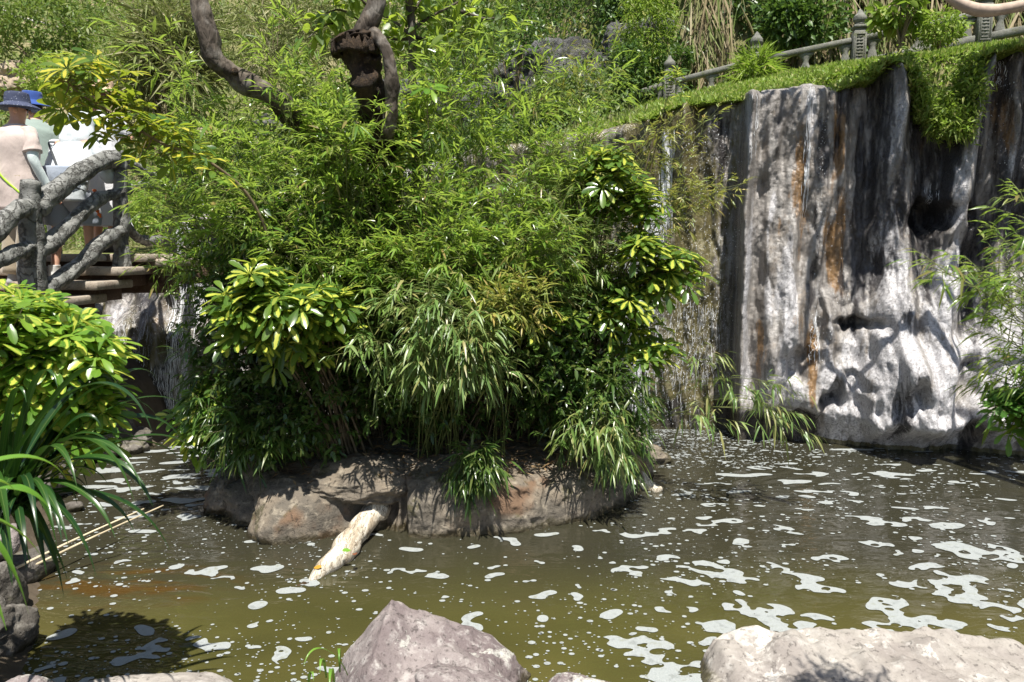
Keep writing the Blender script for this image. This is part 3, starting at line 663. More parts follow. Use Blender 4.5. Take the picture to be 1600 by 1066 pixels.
    D += 0.05 * fbm(px / 20, z * 2.2, 31.0, 3) * sstep(1150, 1170, px) + 0.028 * (0.5 - np.abs(fbm(px / 13, z * 1.6, 37.0, 2))) + 0.024 * fbm(px / 9, z * 5.0, 3.0, 4) + 0.006 * fbm(px / 2.5, z * 24.0, 3.0, 2); return D
def streaks(px, z, items, w):
    A = np.zeros_like(z)
    for cx, sx, py0, py1, amp in items:
        z1, z0 = w.z(cx, py0), w.z(cx, py1); wob = 11 * fbm(z * 0.9 + cx, 0.5, cx * 0.1, 3)
        A += amp * (0.75 + 0.6 * fbm(px / 14, z * 1.6, cx * 0.37, 3)) * np.exp(-((px - cx - wob) / (sx * (1 + 0.5 * fbm(z * 1.7, cx, 3.0, 2))))**2) * sstep(z0 - 0.25, z0 + 0.25, z) * sstep(z1 + 0.12, z1 - 0.12, z)
    return A
def mainS(w, px, z, D):
    o = streaks(px, z, [(1222, 12, 150, 330, .8), (1236, 9, 190, 430, .7), (1284, 17, 140, 430, 1.0), (1300, 12, 300, 480, .9), (1536, 16, 85, 240, 1.2), (1184, 8, 500, 570, 1.1), (1262, 12, 520, 640, .9), (1240, 22, 480, 540, .5), (1210, 10, 330, 470, .4), (1560, 10, 140, 250, .4), (1015, 14, 540, 700, .5), (1420, 10, 180, 260, .7), (1180, 14, 560, 640, .45)], w)
    wh = streaks(px, z, [(1151, 5, 150, 280, 1.0), (1242, 7, 135, 300, 1.0), (1372, 22, 160, 420, .95), (1400, 14, 130, 230, .7), (1470, 16, 230, 460, .95), (1512, 12, 78, 260, .6), (1192, 6, 300, 500, .8), (1160, 8, 300, 620, .75), (1228, 12, 430, 640, 1.1), (1365, 40, 330, 700, .7), (1440, 60, 400, 480, .75), (1442, 14, 260, 320, .9), (1560, 50, 430, 700, .7), (1550, 12, 220, 300, .6), (1640, 60, 200, 700, .6), (1540, 14, 75, 110, .9), (1590, 12, 280, 420, .6)], w)
    wh += (0.42 + 0.5 * fbm(px / 24, z * 2.0, 41.0, 3)) * sstep(1.75, 1.1, z + 0.2 * fbm(px / 40, z, 1.0, 2)) * sstep(1268, 1290, px) + 0.4 * fbm(px / 16, z * 1.2, 2.0, 3) * sstep(1150, 1170, px)
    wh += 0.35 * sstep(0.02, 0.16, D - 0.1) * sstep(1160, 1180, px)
    wh += sstep(1148, 1135, px) * (0.5 * sstep(1.9, 1.1, z) * sstep(0.25, 0.5, z) * (0.7 + fbm(px / 10, z * 0.8, 7.0, 3)))
    dk = streaks(px, z, [(1254, 8, 190, 480, .9), (1200, 16, 560, 640, .3), (1325, 7, 230, 470, .6), (1430, 12, 240, 330, .4), (1500, 12, 230, 330, .3), (1515, 22, 330, 430, .2), (1105, 26, 165, 280, .9), (1272, 8, 135, 300, .7), (1440, 40, 300, 370, .4), (1220, 40, 640, 700, .7), (1190, 10, 160, 260, .4), (1575, 12, 240, 420, .5)], w)
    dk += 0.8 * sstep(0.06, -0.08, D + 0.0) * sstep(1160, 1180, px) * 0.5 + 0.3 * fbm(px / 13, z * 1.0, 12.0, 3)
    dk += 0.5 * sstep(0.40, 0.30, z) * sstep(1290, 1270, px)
    dk += 0.5 * np.clip(fbm(px / 22, z * 1.8, 44.0, 3), 0, 1) * sstep(1270, 1300, px)
    ms = sstep(1150, 1140, px) * (0.62 + 0.3 * fbm(px / 20, z * 0.5, 8.0, 2)) + 0.7 * sstep(0.40, 0.25, z) * sstep(1285, 1270, px) + sstep(0.07, 0.03, z) * 0.9 + 0.45 * sstep(1150, 1230, px) * sstep(1232, 1160, px) * sstep(1.2, 2.0, z) * 0
    wet = 0.9 * sstep(1155, 1140, px) + 0.6 * np.clip(o, 0, 1) + 0.5 * np.clip(dk, 0, 1) + 0.3 * sstep(0.5, 0.2, z)
    return np.stack([o, wh, dk], -1), np.stack([ms, wet, np.zeros_like(z)], -1)
import os as _os
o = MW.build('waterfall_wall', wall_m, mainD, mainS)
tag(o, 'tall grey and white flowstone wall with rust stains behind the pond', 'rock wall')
CW = FlowWall([(60, (-6.2, 8.6)), (130, (-5.2, 8.75)), (270, (-4.1, 8.7)), (420, (-3.0, 8.9)), (720, (-0.6, 8.85))],
    [(60, 470), (150, 470), (175, 440), (230, 420), (265, 385), (285, 340), (330, 330), (400, 340), (520, 300), (720, 240)], rows=230, cpx=2.0, back=1.2)
def casD(w, px, z):
    D = 0.22 * fbm(px / 50, z * 0.9, 21.0, 3) + 0.14 * (0.45 - np.abs(fbm(px / 30, z * 1.4, 25.0, 3))) + 0.03 * fbm(px / 8, z * 6, 2.0, 3)
    D += 0.5 * sstep(1.9, 0.0, z) + 0.006 * fbm(px / 2.5, z * 24.0, 3.0, 2)
    w.gauss(D, px, z, [(190, 520, 26, 36, .3), (230, 600, 26, 60, .2), (170, 600, 30, 60, .15)], 0); return D
def casS(w, px, z, D):
    o = streaks(px, z, [(222, 12, 470, 640, .9), (330, 14, 400, 560, .8), (255, 10, 480, 660, .6)], w); wh = streaks(px, z, [(185, 16, 470, 600, .8), (205, 8, 500, 680, .9), (290, 16, 340, 660, 1.1), (275, 8, 560, 690, .9), (320, 10, 350, 500, .9), (240, 8, 470, 600, .5)], w) + 0.4 * fbm(px / 14, z * 1.5, 5.0, 3)
    return np.stack([o, wh, 0.35 + 0.5 * fbm(px / 20, z * 2, 3.0, 3)], -1), np.stack([0.3 + 0.4 * fbm(px / 25, z * 2, 6.0, 2), 0.7 + 0 * z, 0 * z], -1)
tag(CW.build('cascade_wall', wall_m, casD, casS), 'wet brown and white cascade rock wall below the stepped bridge', 'rock wall')

# falling water: strands and beads that cling to the face
s = NT('falling_water'); p = s.geo(); n = s.noise(s.map(p, (1, 1, 0.2)), 40, 3)
d = s.bsdf((0.86, 0.88, 0.9), 0.12, None, 0.7); t = s.n('ShaderNodeBsdfTransparent')
fall_m = s.end(s.mixs(s.mrange(n, 0.4, 0.6, 0.05, 0.45), d, t.outputs[0]))
def falls(w, zones, name, label, seed, beads):
    r = np.random.RandomState(seed); mb = MB(); V = w.grid; nc = V.shape[1]; PXs = w.px[0] + np.arange(nc) * w.cpx
    for px, spread, py0, py1, n, lmin, lmax, wd in zones:
        for _ in range(n):
            c = px + r.normal() * spread * 0.5; z = r.uniform(w.z(px, py1), w.z(px, py0)); L = r.uniform(lmin, lmax); j = int(np.clip((c - PXs[0]) / w.cpx, 1, nc - 2))
            col = V[:, j]; zz = np.linspace(z, max(z - L, 0.0), 7); m = max(3, int(np.argmax(col[:, 2])))
            x = np.interp(zz, col[:m, 2], col[:m, 0]); y = np.interp(zz, col[:m, 2], col[:m, 1])
            pth = np.stack([x + 0.004 * r.normal(size=7), y - 0.008 - 0.01 * r.rand(7), zz], 1); k = r.uniform(0.5, 1) * wd
            mb.addm(*tube(pth, k * np.sin(np.linspace(0.15, 3.0, 7)), 4, caps=False))
    for px, spread, py0, py1, n in beads:
        c = px + r.uniform(-1, 1, n) * spread; z = r.uniform(w.z(px, py1), w.z(px, py0), n); j = np.clip((c - PXs[0]) / w.cpx, 1, nc - 2).astype(int); i = np.array([np.searchsorted(V[:380 if len(V) > 380 else 200, jj, 2], zz) for jj, zz in zip(j, z)]); q = V[np.minimum(i, len(V) - 20), j] + np.array((0, -0.012, 0))
        rr = (0.0018 + 0.004 * r.rand(n)**3)[:, None]; st = r.uniform(1, 2.6, n)[:, None]
        O = np.array([(1, 0, 0), (0, -1, 0), (-1, 0, 0), (0, 1, 0), (0, 0, 1), (0, 0, -1)], float)
        VV = (q[:, None] + O[None] * rr[..., None] * np.where(np.abs(O[None, :, 2:]) > 0, st[..., None], 1)).reshape(-1, 3); b = np.arange(n)[:, None] * 6
        mb.add(VV, np.concatenate([b + np.array(f) for f in ((0, 1, 4), (1, 2, 4), (2, 3, 4), (3, 0, 4), (1, 0, 5), (2, 1, 5), (3, 2, 5), (0, 3, 5))]))
    return tag(mb.build(name, fall_m, fix=False), label, 'falling water', kind='stuff')
falls(MW, [(1032, 9, 200, 300, 130, .2, .6, .009), (1015, 13, 290, 380, 200, .1, .4, .009), (1000, 20, 330, 420, 200, .1, .4, .009), (985, 30, 380, 640, 380, .1, .4, .008), (950, 40, 400, 650, 200, .1, .4, .006), (1050, 50, 420, 660, 150, .05, .2, .003), (1100, 40, 470, 600, 200, .03, .15, .0028), (1165, 8, 150, 240, 15, .05, .2, .004), (1240, 5, 130, 300, 40, .1, .4, .004), (1265, 8, 480, 560, 30, .05, .2, .004), (1535, 10, 70, 110, 30, .03, .12, .005), (1445, 10, 280, 310, 20, .05, .1, .004)],
      'waterfall', 'thin white water falling down the mossy left part of the flowstone wall', 3,
      [(1100, 48, 200, 470, 900), (1075, 70, 460, 600, 1500), (1060, 70, 560, 690, 500), (1262, 6, 180, 400, 120), (1290, 30, 300, 480, 120), (1540, 14, 70, 260, 120), (1272, 16, 490, 560, 100)])
falls(CW, [(285, 16, 340, 640, 170, .1, .4, .006), (310, 12, 340, 480, 100, .1, .3, .006), (205, 10, 490, 670, 120, .05, .25, .004), (270, 10, 560, 690, 120, .05, .2, .004), (240, 12, 480, 660, 80, .05, .2, .004)],
      'cascade', 'white cascade running over brown rock under the stepped bridge', 4, [(240, 60, 470, 680, 900)])
# ------------------------------------------------------------------ islet
isl_m = rockmat('islet_rock', (0.19, 0.155, 0.115), (0.115, 0.10, 0.08), (0.30, 0.26, 0.20), 2.6, 0.7, 0.85, lichen=(0.09, 0.08, 0.045), dirt=(0.15, 0.095, 0.06), bd=0.03)
OUT = [(-2.20, 5.60), (-2.27, 5.40), (-2.12, 5.30), (-1.83, 4.90), (-1.45, 4.86), (-0.83, 4.95), (-0.3, 5.0), (0.24, 5.13), (0.6, 5.33), (0.83, 5.55), (1.15, 6.1), (1.38, 6.7), (1.2, 7.3), (0.3, 7.7), (-1.2, 7.6), (-2.1, 6.8)]
ic = np.array((-0.5, 6.15)); oo = np.array(OUT) - ic; th = np.unwrap(np.arctan2(oo[:, 1], oo[:, 0])); o_ = np.argsort(th); th, ra = th[o_], np.linalg.norm(oo, axis=1)[o_]
NA = 900; A_ = np.linspace(0, 2 * math.pi, NA, endpoint=False); aa = (A_ - th[0]) % (2 * math.pi) + th[0]; R0 = np.interp(aa, np.append(th, th[0] + 2 * math.pi), np.append(ra, ra[0]))
R0 = np.convolve(np.pad(R0, 12, 'wrap'), np.ones(25) / 25, 'valid')
prof = [(-0.5, 0.12), (-0.2, 0.04), (-0.05, 0.0), (0.02, 0.0), (0.12, 0.02), (0.22, 0.05), (0.31, 0.11), (0.38, 0.2), (0.42, 0.32), (0.45, 0.48), (0.49, 0.75), (0.53, 1.1), (0.58, 1.6), (0.6, 2.2)]
pp = smoothpath(np.array(prof), 150); pp[:, 0] = np.where(pp[:, 0] > 0.05, 0.05 + (pp[:, 0] - 0.05) * 0.80, pp[:, 0]); Zp = pp[:, 0][:, None]; Ip = pp[:, 1][:, None]
Rr = np.maximum(R0[None] * (1 - np.clip(Ip / 2.2, 0, 1)) if False else R0[None] - Ip * R0[None] / 2.2, 0.001)
X_ = ic[0] + Rr * np.cos(A_); Y_ = ic[1] + Rr * np.sin(A_); pxa = 800 + F * X_ / (Y_ * CT + (CH - Zp) * ST); front = sstep(0.1, -0.3, np.sin(A_))[None] * sstep(1.0, 0.4, Ip)
D_ = np.zeros_like(pxa); Zoff = np.zeros_like(pxa)
for c_, w_, a_ in ((372, 14, .05), (447, 46, .12), (700, 62, .10), (800, 50, .07), (900, 50, .08), (655, 25, .04)): D_ += a_ * np.exp(-((pxa - c_) / w_)**2 * 0.8) * front
for c_, w_, a_, zc, zs in ((388, 7, -.10, .2, .5), (566, 44, -.26, .16, .17), (512, 12, -.06, .2, .4), (628, 10, -.10, .22, .4), (752, 9, -.05, .3, .3), (850, 10, -.05, .3, .3)): D_ += a_ * np.exp(-((pxa - c_) / w_)**4) * np.exp(-((Zp - zc) / zs)**2) * front
D_ += 0.07 * fbm(X_ * 2.4, Y_ * 2.4, Zp * 2.4, 3) + 0.02 * fbm(X_ * 11, Y_ * 11, Zp * 11, 3)
Zoff = (0.05 * fbm(X_ * 3, Y_ * 3, 2.0, 3) + 0.012 * fbm(X_ * 14, Y_ * 14, 2.0, 3)) * sstep(0.05, 0.4, Ip)
Zs = Zp * (1.0 - 0.22 * sstep(800, 960, pxa) * front - 0.12 * sstep(440, 380, pxa)) + Zoff
V = np.stack([X_ + D_ * np.cos(A_), Y_ + D_ * np.sin(A_), Zs], -1).reshape(-1, 3)
me = mesh(V, gridfaces(150, NA, True), 'rock_islet'); recalc(me)
tag(link(me, 'rock_islet', isl_m), 'low rounded brown rock islet under the big bush in the pond', 'rock islet')
def isl_z(x, y):
    d = math.hypot(x - ic[0], y - ic[1]); r = np.interp((math.atan2(y - ic[1], x - ic[0]) - th[0]) % (2 * math.pi) + th[0], np.append(th, th[0] + 6.2832), np.append(ra, ra[0]))
    return float(np.interp((1 - d / r) * 2.2, pp[:, 1], pp[:, 0]))
for nm, px, py, Y, sz, sd, lab in (('boulder', 566, 748, 5.28, (0.66, 0.6, 0.27), 5, 'flat brown boulder overhanging the hollow in the islet front'), ('boulder', 700, 742, 5.45, (0.62, 0.55, 0.24), 6, 'dark boulder right of the overhanging boulder on the islet'),
                                   ('boulder', 850, 758, 5.55, (0.8, 0.6, 0.22), 7, 'broad shaded boulder on the right part of the islet'), ('boulder', 372, 775, 5.62, (0.34, 0.5, 0.42), 8, 'small rounded boulder at the left tip of the islet'),
                                   ('boulder', 985, 716, 6.75, (0.62, 0.4, 0.2), 9, 'pale stone at the right end of the islet by the waterline')):
    q = P(px, py, Y); tag(rock(nm, q, sz, sd, isl_m, planes=0, rough=0.16, n=44, fr=1.3), lab, 'boulder', 'boulders on the islet')
# leaf litter
bark_m = plain('twig_bark', (0.16, 0.12, 0.075), 0.8, 0.3, 30); dryleaf = leafmat('dry_leaf', [(0.16, 0.09, 0.04), (0.24, 0.15, 0.07), (0.10, 0.055, 0.03), (0.30, 0.20, 0.10)], (0.15, 0.08, 0.03), 0.15, 0.7)
pl = Plant(90); r = pl.r; k = 2600; a = r.uniform(0, 6.28, k); t = r.uniform(0, 0.93, k)**0.7; rr_ = np.interp((a - th[0]) % 6.2832 + th[0], np.append(th, th[0] + 6.2832), np.append(ra, ra[0])) * t * 0.93
x = ic[0] + rr_ * np.cos(a); y = ic[1] + rr_ * np.sin(a); z = np.array([isl_z(i, j) for i, j in zip(x, y)]) + r.uniform(0.02, 0.07, k)
pl.lf(np.stack([x, y, z], 1), nrm(np.column_stack([r.normal(size=(k, 2)), r.normal(size=k) * 0.2])), nrm(np.array((0, 0, 1)) + r.normal(size=(k, 3)) * 0.35), r.uniform(0.05, 0.11, k), r.uniform(0.010, 0.02, k), r.uniform(-0.2, 0.3, k))
for _ in range(260):
    i = r.randint(k); p0 = np.array((x[i], y[i], z[i] + 0.01)); pl.twig(p0, p0 + np.append(r.normal(size=2) * 0.12, r.normal() * 0.02), 0.0025)
A = [np.concatenate([l[i] for l in pl.L]) for i in range(6)]; V, T, U = leaves(SIMPLE, *A)
lit = empty('leaf_litter', (ic[0], ic[1], 0.5), 'brown dry leaves and twigs lying under the bush on the islet', 'leaf litter'); lit['kind'] = 'stuff'
pl.L = [A]; pl.build(lit, SIMPLE, dryleaf, bark_m, 'dry_leaves', 'twigs')

# ------------------------------------------------------------------ dead wood in the water
s = NT('bleached_wood'); p = s.geo(); gr = s.map(p, (3.2, 0.5, 1), rot=(0, 0, -0.72)); n1 = s.noise(gr, 5, 5, 0.6, 0.6); n2 = s.noise(p, 45, 4); bz = s.math('ABSOLUTE', s.math('SUBTRACT', s.noise(gr, 9, 4, 0.6, 1.0), 0.5))
c = s.mix(s.mrange(n1, 0.42, 0.6), (0.60, 0.56, 0.47), (0.36, 0.30, 0.22)); c = s.mix(s.mrange(bz, 0.03, 0.0), c, (0.12, 0.09, 0.06)); c = s.mix(s.mrange(n2, 0.55, 0.72), c, (0.22, 0.18, 0.12))
pos = s.sep(p); c = s.mix(s.mrange(pos[2], 0.012, -0.03), c, (0.22, 0.12, 0.04))
wood_m = s.end(s.bsdf(c, 0.7, s.bump(s.math('ADD', n2, bz), 0.6, 0.008), 0.2))
sunk = plain('sodden_wood', (0.035, 0.022, 0.010), .8, .4, 12)
lg = empty('fallen_log', G(540, 870), 'bleached forked log sloping from the islet into the water', 'log')
pth = smoothpath([P(598, 795, 5.02), G(583, 822) + (0, 0, .11), G(560, 850) + (0, 0, .075), G(530, 878) + (0, 0, .045), G(500, 897) + (0, 0, .015), G(468, 915) + (0, 0, -.045)], 60)
MB().addm(*tube(pth, np.interp(np.linspace(0, 1, 60), [0, .12, .3, .5, .75, 1], [.075, .092, .085, .078, .05, .022]), 28, nz=0.022, nf=7, seed=2)).build('trunk', wood_m, lg)
for q in ([G(478, 910) + (0, 0, -.045), G(440, 930) + (0, 0, -.075), G(400, 955) + (0, 0, -.10), G(372, 990) + (0, 0, -.2)], [G(478, 912) + (0, 0, -.045), G(510, 935) + (0, 0, -.075), G(550, 957) + (0, 0, -.10), G(610, 980) + (0, 0, -.2)]):
    MB().addm(*tube(smoothpath(q, 30), np.linspace(.055, .03, 30), 14, nz=0.015, nf=9)).build('limb', sunk, lg)
for px, py, c_, l in ((497, 545 + 320, 0, 0), (1, 1, 1, 1)): pass
lf_g = leafmat('wet_leaf', [(0.12, 0.26, 0.03), (0.35, 0.13, 0.02)], tf=0.1)
for px, py, col, lab, ang in ((537, 860, (0.13, 0.28, 0.03), 'small green leaf lying on the bleached log', 0.5), (558, 867, (0.20, 0.05, 0.02), 'reddish brown leaf lying on the bleached log', 1.9), (506, 883, (0.45, 0.24, 0.03), 'yellow leaf on the low end of the bleached log', 2.8)):
    V, T, U = leaves(ELLIP, np.array([G(px, py, .105 if px > 520 else .055) + (0, -.05, .02 if px > 520 else .008)]), np.array([(math.cos(ang), math.sin(ang), -0.1)]), np.array([(0, -0.5, 1.0)]), 0.06, 0.035, 0.1)
    tag(link(mesh(V, T, 'fallen_leaf', U), 'fallen_leaf', leafmat('fallen_leaf_%d' % px, [col, col], tf=0.1), smooth=False), lab, 'leaf')
st = empty('driftwood', G(985, 770), 'short pale driftwood stub lying right of the islet', 'driftwood')
MB().addm(*tube(smoothpath([G(952, 745) + (0, 0, .10), G(985, 757) + (0, 0, .07), G(1012, 762) + (0, 0, .03), G(1030, 768) + (0, 0, -.01)], 30), np.interp(np.linspace(0, 1, 30), [0, .5, .8, 1], [.06, .075, .05, .015]), 20, nz=0.03, nf=8, seed=5)).build('stub', wood_m, st)
for a, b, lab in ((G(255, 790, .12), G(-10, 915, .10), 'upper thin pale bamboo stick leaning from the left bank over the water'), (G(225, 795, .3), G(-10, 905, .12), 'thinner far bamboo stick leaning from the left bank over the water')):
    e = b; tag(MB().addm(*tube(smoothpath([a, a * .5 + b * .5 + (0, 0, .01), b], 20), np.linspace(.005, .009, 20), 8, nz=.001, nf=30)).build('bamboo_stick', plain('dry_cane_%d' % int(a[1] * 100), (0.50, 0.42, 0.28), 0.6, 0.3, 9)), lab, 'stick')

# ------------------------------------------------------------------ trees on the islet
s = NT('tree_bark'); p = s.geo(); n1 = s.noise(s.map(p, (1, 1, 0.35)), 14, 5, 0.65, 0.5); n2 = s.noise(p, 5, 4); v = s.vor(s.map(p, (1, 1, 0.4)), 22, 'DISTANCE_TO_EDGE')
c = s.mix(s.mrange(n1, 0.38, 0.62), (0.045, 0.036, 0.028), (0.115, 0.095, 0.075)); c = s.mix(s.mrange(n2, 0.5, 0.66), c, (0.17, 0.155, 0.135))
tbark = s.end(s.bsdf(c, 0.85, s.bump(s.math('ADD', n1, s.math('MULTIPLY', v, 1.2)), 0.8, 0.02), 0.2))
darkbark = rockmat('rotten_wood', (0.030, 0.020, 0.013), (0.075, 0.048, 0.028), (0.14, 0.095, 0.055), 9, 1.0, 0.85, crack=0.5, bd=0.03)
ficus_m = leafmat('ficus_leaf', [(0.06, 0.11, 0.02), (0.09, 0.15, 0.03), (0.14, 0.20, 0.03), (0.05, 0.09, 0.02)], (0.46, 0.60, 0.06), 0.45, 0.4)
tr = empty('broken_tree', (-1.05, 6.2, 0.5), 'tree with a dark rotten broken trunk rising out of the islet bush', 'tree')
MB().addm(*tube(smoothpath([(-1.0, 6.25, .35), P(606, 420, 6.25), P(596, 260, 5.8), P(583, 150, 5.5), P(562, 85, 5.4), P(553, 52, 5.38)], 90), np.interp(np.linspace(0, 1, 90), [0, .3, .62, .85, .95, 1], [.23, .18, .14, .13, .16, .13]), 40, nz=0.035, nf=9, seed=3, groove=1.6)).build('trunk', darkbark, tr)
mb = MB(); rq = np.random.RandomState(4)
for i in range(26):   # splintered rim of the break
    a_ = i / 26 * 6.28; b0 = P(555, 72, 5.4) + np.array((.14 * math.cos(a_), .12 * math.sin(a_), -.06)); tp = b0 + np.array((.03 * math.cos(a_), .03 * math.sin(a_), rq.uniform(.05, .12)))
    mb.addm(*tube(smoothpath([b0, (b0 + tp) / 2 + rq.normal(size=3) * .008, tp], 7), [.035, .034, .03, .026, .02, .014, .006], 6, nz=.008, nf=20))
o_r = mb.build('splintered_rim', darkbark, tr)
MB().addm(*tube(smoothpath([P(560, 80, 5.42), P(570, 48, 5.42), P(584, 18, 5.42), P(592, -20, 5.42), P(600, -120, 5.4)], 30), np.linspace(.085, .055, 30), 22, nz=0.012, nf=7)).build('limb', tbark, tr)
MB().addm(*tube(smoothpath([P(606, 215, 5.42), P(612, 150, 5.33), P(608, 95, 5.3), P(595, 66, 5.34), P(582, 50, 5.4)], 30), np.linspace(.05, .04, 30), 18, nz=0.014, nf=9)).build('limb', tbark, tr)
lm_ = empty('leaning_tree', (-1.3, 6.35, 0.5), 'bare brown leaning trunk that bends upwards at the upper left of the bush', 'tree')
MB().addm(*tube(smoothpath([(-1.25, 6.3, .4), P(560, 380, 6.35), P(500, 235, 5.9), P(440, 165, 5.5), P(400, 138, 5.4), P(362, 112, 5.35), P(338, 92, 5.3), P(326, 55, 5.3), P(314, 15, 5.3), P(300, -40, 5.3)], 100), np.interp(np.linspace(0, 1, 100), [0, .5, .68, .78, .9, 1], [.11, .078, .068, .078, .06, .05]), 26, nz=0.022, nf=5, seed=8)).build('trunk', tbark, lm_)
rock_hole = MB().addm(*tube([P(366, 112, 5.26), P(365, 113, 5.34)], [.028, .02], 14, nz=.01)); rock_hole.build('knothole', darkbark, lm_)
sap = empty('young_tree', (-.8, 6.0, 0.5), 'slim young tree with forking branches right of the broken trunk', 'tree')
mb = MB(); mb.addm(*tube(smoothpath([P(655, 420, 6.0), P(650, 220, 6.0), P(644, 120, 6.0), P(645, 60, 6.0), P(641, 20, 6.0), P(636, -30, 6.0)], 40), np.linspace(.04, .028, 40), 12, nz=.004)); mb.build('trunk', tbark, sap)
br = [[(645, 60), (625, 40), (600, 25), (575, 15)], [(645, 60), (620, 62), (595, 55)], [(646, 45), (670, 28), (700, 12), (730, -5)], [(646, 58), (680, 62), (720, 52)], [(641, 22), (655, 5), (668, -20)], [(720, 18), (760, 30), (790, 22)]]
pl = Plant(21)
for b in br: 
    q = smoothpath([P(x, y, 6.0 + 0.05 * i) for i, (x, y) in enumerate(b)], 14); MB().addm(*tube(q, np.linspace(.016, .006, 14), 7)).build('branch', tbark, sap)
    for i in range(2, 14):
        for _ in range(2): d = nrm(rdir(pl.r)[0] + (0, 0, -.1)); pl.lf(q[i] + d * 0.03, d, nrm((0, -.4, 1) + pl.r.normal(size=3) * .5), pl.r.uniform(.09, .14), pl.r.uniform(.05, .07), .25)
for _ in range(60):
    q = P(pl.r.uniform(600, 760), pl.r.uniform(-40, 75), 6.0 + pl.r.uniform(-.3, .4)); d = nrm(rdir(pl.r)[0] + (0, 0, -.2)); pl.lf(q, d, nrm((0, -.4, 1) + pl.r.normal(size=3) * .5), pl.r.uniform(.09, .14), pl.r.uniform(.05, .07), .25)
pl.build(sap, ELLIP, ficus_m, tbark, 'foliage', 'stem')
pl = Plant(22)
for (a, b) in (((560, 30), (500, 25)), ((545, 40), (480, 60)), ((575, 10), (520, -20)), ((600, 0), (660, -30)), ((440, 175), (480, 140))):
    q = smoothpath([P(*a, 6.1), P((a[0] + b[0]) / 2, (a[1] + b[1]) / 2 - 12, 6.0), P(*b, 5.9)], 12); MB().addm(*tube(q, np.linspace(.012, .004, 12), 6)).build('branch', tbark, tr)
    for i in range(3, 12):
        for _ in range(3): d = nrm(rdir(pl.r)[0] + (0, 0, -.35)); pl.lf(q[i] + d * 0.04, d, nrm((0, -.4, 1) + pl.r.normal(size=3) * .5), pl.r.uniform(.10, .16), pl.r.uniform(.055, .08), .3)
pl.build(tr, ELLIP, ficus_m, tbark, 'foliage', 'twig')

# ------------------------------------------------------------------ shrubs on the islet
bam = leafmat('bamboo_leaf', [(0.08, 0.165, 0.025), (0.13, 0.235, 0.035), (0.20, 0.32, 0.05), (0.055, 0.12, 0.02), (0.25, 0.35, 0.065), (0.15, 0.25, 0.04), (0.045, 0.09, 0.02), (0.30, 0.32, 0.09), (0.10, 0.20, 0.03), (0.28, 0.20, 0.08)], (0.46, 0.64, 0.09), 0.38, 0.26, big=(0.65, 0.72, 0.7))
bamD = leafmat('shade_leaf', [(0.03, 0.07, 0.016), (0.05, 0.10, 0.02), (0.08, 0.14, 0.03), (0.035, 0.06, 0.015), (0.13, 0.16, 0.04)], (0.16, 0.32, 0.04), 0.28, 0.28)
bamP = leafmat('pale_bamboo_leaf', [(0.12, 0.21, 0.05), (0.17, 0.26, 0.075), (0.09, 0.17, 0.04), (0.23, 0.29, 0.10), (0.27, 0.24, 0.09), (0.07, 0.14, 0.03)], (0.32, 0.42, 0.10), 0.28, 0.36)
bamY = leafmat('yellowing_bamboo_leaf', [(0.22, 0.27, 0.05), (0.32, 0.32, 0.08), (0.14, 0.22, 0.04), (0.40, 0.28, 0.09), (0.18, 0.25, 0.05)], (0.42, 0.44, 0.08), 0.32, 0.4)
sch = leafmat('umbrella_leaf', [(0.04, 0.09, 0.018), (0.07, 0.14, 0.022), (0.12, 0.20, 0.03), (0.05, 0.10, 0.02)], (0.34, 0.50, 0.05), 0.32, 0.22, varieg=(0.46, 0.48, 0.07))
schL = leafmat('bright_umbrella_leaf', [(0.09, 0.20, 0.025), (0.14, 0.27, 0.03), (0.20, 0.32, 0.04), (0.07, 0.16, 0.02)], (0.36, 0.55, 0.06), 0.36, 0.25, varieg=(0.50, 0.52, 0.08))
bstem = plain('bamboo_stem', (0.13, 0.15, 0.045), 0.5, 0.3, 12); wstem = plain('shrub_stem', (0.15, 0.115, 0.07), 0.8, 0.3, 20)
BS = bamboo_spray
ISB = lambda x, y: np.array((x, y, isl_z(x, y) - 0.05))
def shrub(name, label, cat, seed, base, zones, spray, tpl, lm, sm, group=None, **kw):
    root = empty(name, base, label, cat, group); pl = Plant(seed); grow(pl, np.asarray(base, float), zones, spray, **kw); pl.build(root, tpl, lm, sm); return root
GB = 'bamboo clumps growing on the islet'; GU = 'umbrella plants growing on the islet'
SB = []
shrub('bamboo', 'bright green bamboo at the upper left of the bush, in front of the leaning trunk', 'bamboo', 1, ISB(-1.35, 5.75),
      [(430, 190, 5.50, 120, 90, .35, 15), (340, 240, 5.40, 80, 70, .3, 8), (410, 70, 5.60, 60, 60, .2, 3), (300, 150, 5.40, 50, 70, .25, 2), (200, 75, 5.40, 60, 26, .15, 1), (230, 130, 5.40, 40, 40, .15, 1), (480, 120, 5.60, 50, 30, .3, 4), (540, 190, 5.1, 50, 20, .1, 5)], BS, LANCE, bam, bstem, GB, side=15, reach=.32, jitter=.16, size=1.12, nl=8)
shrub('bamboo', 'bamboo with thin twigs reaching left over the log railing', 'bamboo', 2, ISB(-1.7, 5.7),
      [(270, 310, 5.60, 85, 45, .3, 11), (250, 270, 5.60, 50, 30, .2, 4), (220, 420, 5.60, 36, 20, .15, 2), (320, 390, 5.50, 60, 60, .3, 8), (300, 340, 5.60, 60, 60, .3, 7)], BS, LANCE, bam, bstem, GB, side=16, reach=.3, jitter=.14, size=.85, nl=7)
